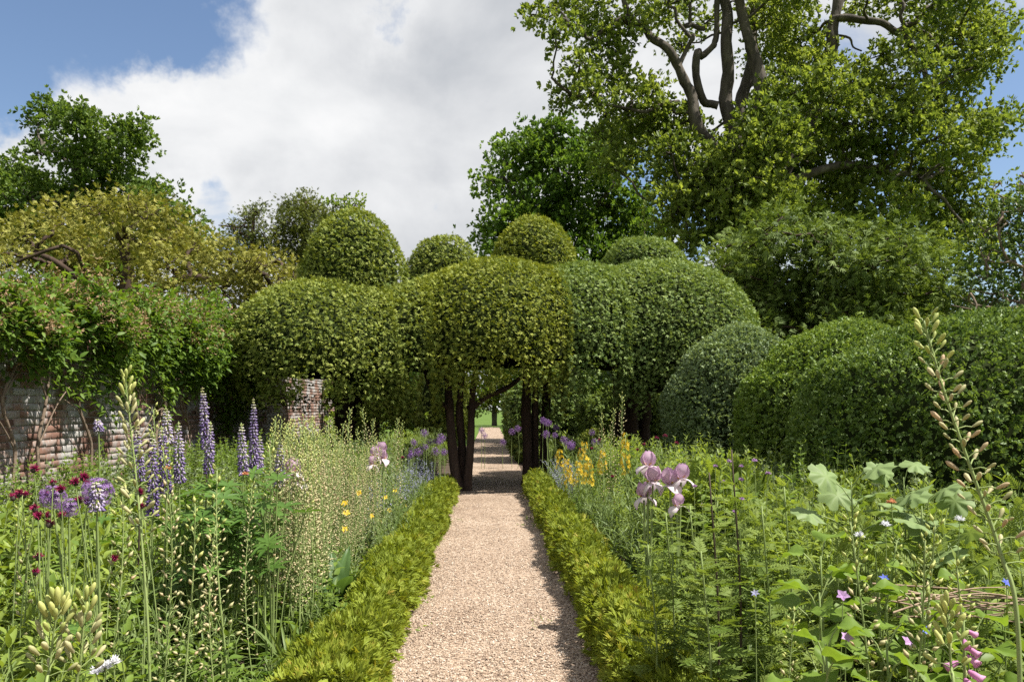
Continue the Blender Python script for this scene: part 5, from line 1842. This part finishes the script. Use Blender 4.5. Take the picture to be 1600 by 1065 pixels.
# foxglove at bottom right
tip = P(1505, 985, 2.15)
base = np.array([tip[0], tip[1], 0])
t = thing('foxglove', 'pink foxglove spike at the bottom right among bud spikes', 'foxglove', base)
b = MB()
b.add(*tube(smooth_path([(0, 0, -.02), (.01, 0, .4), (0, 0, tip[2] + .05)], 4), np.linspace(.006, .003, 9), 6), tint=.5)
b.build('stem', 'stem_green', t, True)
q = MB()
V, T = lathe([(.16, 0), (.30, .3), (.34, .7), (.50, 1.0), (.40, .92)], 9)
q.add(V, T, tint=np.clip(V[:, 2], 0, 1))
bell = q.mesh('bell', 'pink_flower', True)
for k in range(11):
    a = -PI / 2 + rng.normal() * .9
    o = link('bell', bell, t)
    z = tip[2] - 0.021 * k
    o.location = (math.cos(a) * .012, math.sin(a) * .012, z)
    s = .02 + .0018 * k
    o.scale = (s, s, s * 1.35)
    o.rotation_euler = (2.05, 0, a + PI / 2)

# catmint drifts: blue haze of tiny spikes
v = []
for _ in range(3):
    sm, fm = MB(), MB()
    for k in range(26):
        p = bent_stem(rng.uniform(.35, .6), rng.uniform(.08, .3), 0)
        sm.add(*tube(p, .002, 3, False), tint=.6)
        n = 34
        tt = rng.uniform(.45, 1, n)
        fm.inst(diamond(1, .5), at_t(p, tt) + rng.normal(size=(n, 3)) * .008, frames(rdir(n), rdir(n)), rng.uniform(.012, .024, n))
    lv = leafy_variant(6, .35, 18, diamond(1, .5), .04, 'grey_leaf', .2)
    v.append([('stems', sm.mesh('stems', 'stem_green', True), 'stuff'), ('flowers', fm.mesh('flowers', 'blue_flower'), 'stuff'), ('leaves', lv[1][1], 'stuff')])
K_cat = Kind('catmint', 'plant', v)
for x, y in ((-1.15, 9.2), (-1.2, 9.9), (-1.1, 10.6), (-1.3, 8.6), (-1.25, 11.4), (-1.5, 10.2), (-0.95, 12.5), (-1.05, 13.1), (-1.2, 12.2), (-1.3, 12.9)):
    K_cat.place((x, y, 0), rng.random() * 6, rng.uniform(.95, 1.2), 'blue grey catmint clump behind the left hedge near the trunks', 'catmint left of the path')
for x, y in ((1.1, 11.4), (1.15, 12.2), (1.1, 10.6), (1.2, 12.8), (1.35, 11.8)):
    K_cat.place((x, y, 0), rng.random() * 6, rng.uniform(.95, 1.2), 'blue grey catmint clump behind the right hedge before yellow spikes', 'catmint right of the path')


# ---- broad leaved plants, every leaf a part
def blade(L, W, bend, wave, mat, seg=8, lobes=0, cup=.25, p=.75):
    V, T, A = [], [], []
    nx = 6
    y = z = ang = 0.0
    for i in range(seg + 1):
        t = i / seg
        w = W / 2 * max(.03, math.sin(PI * min(.985, .02 + .98 * t) ** p))
        if lobes:
            w *= 1 + .22 * math.sin(t * PI * lobes)
        for k in range(nx + 1):
            u = k / nx * 2 - 1
            V.append((w * u, y, z + cup * w * abs(u) + wave * W * math.sin(t * 11 + u * 2.5) * abs(u) - .02 * W * (k == 3)))
            A.append(.45 + .2 * abs(u) + (.3 if k == 3 else 0) + rng.normal() * .05)
        ang -= bend / seg
        y += L / seg * math.cos(ang)
        z += L / seg * math.sin(ang)
    for i in range(seg):
        for k in range(nx):
            a = i * (nx + 1) + k
            T += [(a, a + 1, a + nx + 2), (a, a + nx + 2, a + nx + 1)]
    q = MB()
    q.add(np.array(V), np.array(T), np.array(A))
    return q.mesh('leaf', mat, True)


dockL = [blade(.40, .105, b_, .05, 'broad_leaf') for b_ in (.5, .9, 1.5)]


def rosette(label, loc, n, meshes, smin, smax, el0, el1, name='broad_leaved_plant', toward=None):
    t = thing(name, label, 'plant', loc)
    for k in range(n):
        a = 2.4 * k + rng.normal() * .3
        o = link('leaf', meshes[rng.integers(len(meshes))], t)
        s = rng.uniform(smin, smax)
        o.scale = (s, s, s)
        o.location = (rng.normal() * .03, rng.normal() * .03, rng.uniform(.0, .12))
        o.rotation_euler = (el0 + (el1 - el0) * (k / n) + rng.normal() * .1, rng.normal() * .15, a)
    return t


rosette('broad dark leaved plant spilling over the left hedge', (DOCK[0], DOCK[1], .02), 18, dockL, .75, 1.15, .55, 1.35)
rosette('broad leaved plant behind the right hedge below the irises', (1.12, 4.5, .05), 11, dockL, .6, .95, .5, 1.25)
rosette('upright broad leaf clump standing between the lupins', ((292 - CX) / F * 4.9, 4.9, .35), 7, dockL, .9, 1.3, 1.1, 1.5)
strap = [blade(.42, .024, b_, .0, 'strap_leaf', 8, cup=.4, p=.5) for b_ in (.4, 1.2, 2.2)]
rosette('strap leaved tuft with bent blades in front of the left hedge', (-1.03, 4.05, 0), 26, strap, .7, 1.1, .7, 1.45, 'strap_leaved_plant')
rosette('strap leaved tuft among seed stalks farther along the left hedge', (-1.2, 6.6, 0), 22, strap, .9, 1.4, .9, 1.5, 'strap_leaved_plant')
rosette('strap leaved tuft in the bottom left among leafy stems', (-1.55, 3.3, 0), 22, strap, .9, 1.2, .8, 1.45, 'strap_leaved_plant')

roundL = [blade(.105, .105, b_, .09, 'lettuce_leaf', 7, 0, .3, .62) for b_ in (.3, .7, 1.0)]


def tall_leafy(label, px, py, d, n, meshes, group, name, smin=.8, smax=1.2, drop=.35, spread=.16, stem='stem_green', el=(.0, .6)):
    tip = P(px, py, d)
    base = np.array([tip[0], tip[1], 0])
    t = thing(name, label, 'plant', base, group)
    hz = tip[2]
    b = MB()
    b.add(*tube(smooth_path([(0, 0, -.02), (.015, 0, hz * .5), (0, 0, hz)], 4), np.linspace(.0048, .003, 9), 6), tint=.3)
    b.build('stem', stem, t, True)
    for k in range(n):
        a = 2.4 * k + rng.normal() * .3
        z = hz - drop * (k / n) ** .9
        r = spread * rng.uniform(.25, .9) * (.4 + .6 * k / n)
        e = np.array([math.cos(a) * r, math.sin(a) * r, z + .05])
        o = link('leaf', meshes[rng.integers(len(meshes))], t)
        s = rng.uniform(smin, smax)
        o.scale, o.location = (s, s, s), e
        o.rotation_euler = (rng.uniform(*el), rng.normal() * .25, a - PI / 2)
        q = MB()
        q.add(*tube([np.array([0, 0, z - .03]), e * [.6, .6, 1] - [0, 0, .02], e], .0025, 4, False), tint=.6)
        q.build('leaf_stalk', 'stem_green', t, True)


for i, (px, py, d) in enumerate(((1282, 868, 2.75), (1280, 925, 2.6), (1370, 905, 2.75), (1290, 1005, 2.35), (1385, 1000, 2.35), (1440, 925, 2.6), (1520, 990, 2.5))):
    tall_leafy(['bright round leaved plant nearest the feathery stems', 'bright round leaved plant below the first one', 'bright round leaved plant under the big lobed leaves', 'bright round leaved plant at the bottom right', 'bright round leaved plant by the mauve bloom at the bottom', 'bright round leaved plant behind the seed stalks', 'bright round leaved plant near the foxglove'][i], px, py, d, 9, roundL, 'bright round leaved plants', 'round_leaved_plant')


def lobed_leaf(R_, seed):
    """a plume poppy leaf: round with deep rounded lobes, slightly cupped"""
    r = np.random.default_rng(seed)
    n = 44
    V, T, A = [(0, 0, 0)], [], [.9]
    for ring, f in enumerate((.4, .72, 1.0)):
        for k in range(n):
            a = 2 * PI * k / n
            lob = 1 - .26 * (1 - abs(math.sin(a * 3.5))) ** 1.0 * (f > .5) - (.30 if abs(a - PI * 1.5) < .16 else 0)
            lob *= 1 + .05 * math.sin(a * 17 + seed)
            x, y = R_ * f * lob * math.cos(a), R_ * f * lob * math.sin(a) + R_ * .55
            V.append((x, y, .06 * R_ * math.sin(a * 7) * f - .18 * R_ * f * f + r.normal() * .004 * R_))
            A.append(.5 + .25 * abs(math.sin(a * 3.5)) + r.normal() * .05)
    V[0] = (0, R_ * .55, 0)
    for k in range(n):
        T.append((0, 1 + k, 1 + (k + 1) % n))
        for ring in (0, 1):
            a, b_ = 1 + ring * n + k, 1 + ring * n + (k + 1) % n
            T += [(a, a + n, b_ + n), (a, b_ + n, b_)]
    q = MB()
    q.add(np.array(V), np.array(T), np.array(A))
    return q.mesh('leaf', 'glaucous_leaf', True)


lobL = [lobed_leaf(.085, k) for k in range(3)]
for i, (px, py, d) in enumerate(((1330, 752, 3.7), (1412, 745, 3.6), (1440, 790, 3.4), (1475, 812, 3.4))):
    tall_leafy(['plume poppy with big lobed leaves, leftmost, before the lime shrub', 'tallest plume poppy with big blue green lobed leaves', 'plume poppy with lobed leaves in front of the tallest one', 'plume poppy with lobed leaves, rightmost, by the tall seed stalk'][i], px, py, d, 6, lobL, 'plume poppies with lobed leaves', 'plume_poppy', .8, 1.15, .30, .2, 'stem_green', (.1, .9))

# tall feathery plants with dark stems
for i, (px, py, d) in enumerate(((1108, 738, 3.1), (1143, 702, 3.2), (1012, 850, 3.3), (1040, 800, 3.4), (1078, 790, 3.3), (1225, 760, 3.4), (1190, 790, 3.2), (1095, 860, 2.9))):
    tip = P(px, py, d)
    base = np.array([tip[0] + .03, tip[1], 0])
    t = thing('feathery_stem_plant', ['tall dark stem with feathery leaves just right of the irises', 'second tall dark stem with feathery leaves, right of the first', 'feathery leaved stem nearest the right hedge', 'feathery leaved stem below the stacked iris', 'feathery leaved stem below the iris pair', 'feathery leaved stem in front of the middle clipped mound', 'feathery leaved stem between dark stems and clipped mound', 'short feathery stem low before the dark stems'][i], 'plant', base, 'tall feathery stems in the right border')
    e = tip - base
    p = smooth_path([(0, 0, -.02), (.01, .01, e[2] * .5), e], 4)
    b = MB()
    b.add(*tube(p, np.linspace(.006, .003, len(p)), 6), tint=.5)
    b.build('stem', 'stem_dark' if i < 2 else 'stem_green', t, True)
    f = MB()
    n = 34
    tt = np.linspace(.3, .88 if i < 2 else 1.0, n)
    a = np.arange(n) * 2.4
    el = .35 + rng.normal(size=n) * .2
    d3 = np.stack([np.cos(a) * np.cos(el), np.sin(a) * np.cos(el), np.sin(el)], 1)
    f.inst(cutleaf, at_t(p, tt), frames(d3, np.tile([0, 0, 1.0], (n, 1)) + rng.normal(size=(n, 3)) * .2), (.17 - .09 * tt) * rng.uniform(.8, 1.2, n), np.clip(.4 + rng.normal(size=n) * .15, 0, 1))
    tag(f.build('leaves', 'feather_leaf', t), kind='stuff')

# a clump with pale fern like leaves before the clipped mounds
K_fern = Kind('fern_leaved_perennial', 'plant', [leafy_variant(5, .8, 14, pinnate(8, .38, .22, 5), .24, 'bed_leaf', .16, zlo=.45, tilt=.9) for _ in range(2)])
for px, py, d in ((1140, 680, 6.0), (1115, 690, 6.2), (1170, 700, 5.8)):
    by_pixel(K_fern, px, py, d, .95, 'fresh green fern leaved clump before the pale clipped mound', 'fern leaved clumps before the mounds')

# dry twigs lying in the right border
for i in range(14):
    px, py = rng.uniform(1470, 1590), rng.uniform(925, 975)
    e = P(px, py, 2.75)
    a = rng.normal() * .35
    L = rng.uniform(.15, .34)
    dv = np.array([math.cos(a), math.sin(a) * .8, rng.normal() * .08])
    b = MB()
    b.add(*tube(smooth_path([-dv * L, rng.normal(size=3) * .02, dv * L], 4), np.linspace(.004, .002, 9), 5), tint=.5)
    if i == 0:
        tw = thing('twig_bundle', 'bundle of dry brown twigs leaning in the right border', 'twigs', (e[0], e[1], 0))
        tb = np.array([e[0], e[1], 0])
        q = MB()
        q.add(*tube([(0, 0, -.02), (.02, 0, .4), (0, 0, e[2])], .006, 5), tint=.5)
        q.build('twig', 'dry_twig', tw, True)
    o = b.build('twig', 'dry_twig', tw, True)
    o.location = tuple(e - tb)

# weeds and fallen leaves on the path
small = leaf(1, .4, 3, .2, .1)
for i, (px, py) in enumerate(((716, 813), (668, 935), (650, 985), (822, 812), (820, 822), (846, 976))):
    d = F * H / (py - CY)
    p0 = P(px, py, d)
    f = MB()
    n = 9
    f.inst(small, rng.normal(size=(n, 3)) * [.05, .05, .006] + [0, 0, .012], frames(rdir(n) * [1, 1, .25] + [0, 0, .12], np.tile([0, 0, 1.0], (n, 1)) + rng.normal(size=(n, 3)) * .3), rng.uniform(.02, .06, n))
    o = f.build('path_weed', 'bed_leaf')
    o.location = (p0[0], p0[1], .008)
    tag(o, ['small weed growing on the gravel near the left trunks', 'torn green leaves on the gravel beside the broad leaved plant', 'green sprig lying on the gravel by the left hedge', 'small weed on the gravel by the right hedge', 'leafy scrap on the gravel near the right hedge', 'tiny green leaf scrap in the middle of the path'][i], 'weed', 'weeds on the path')
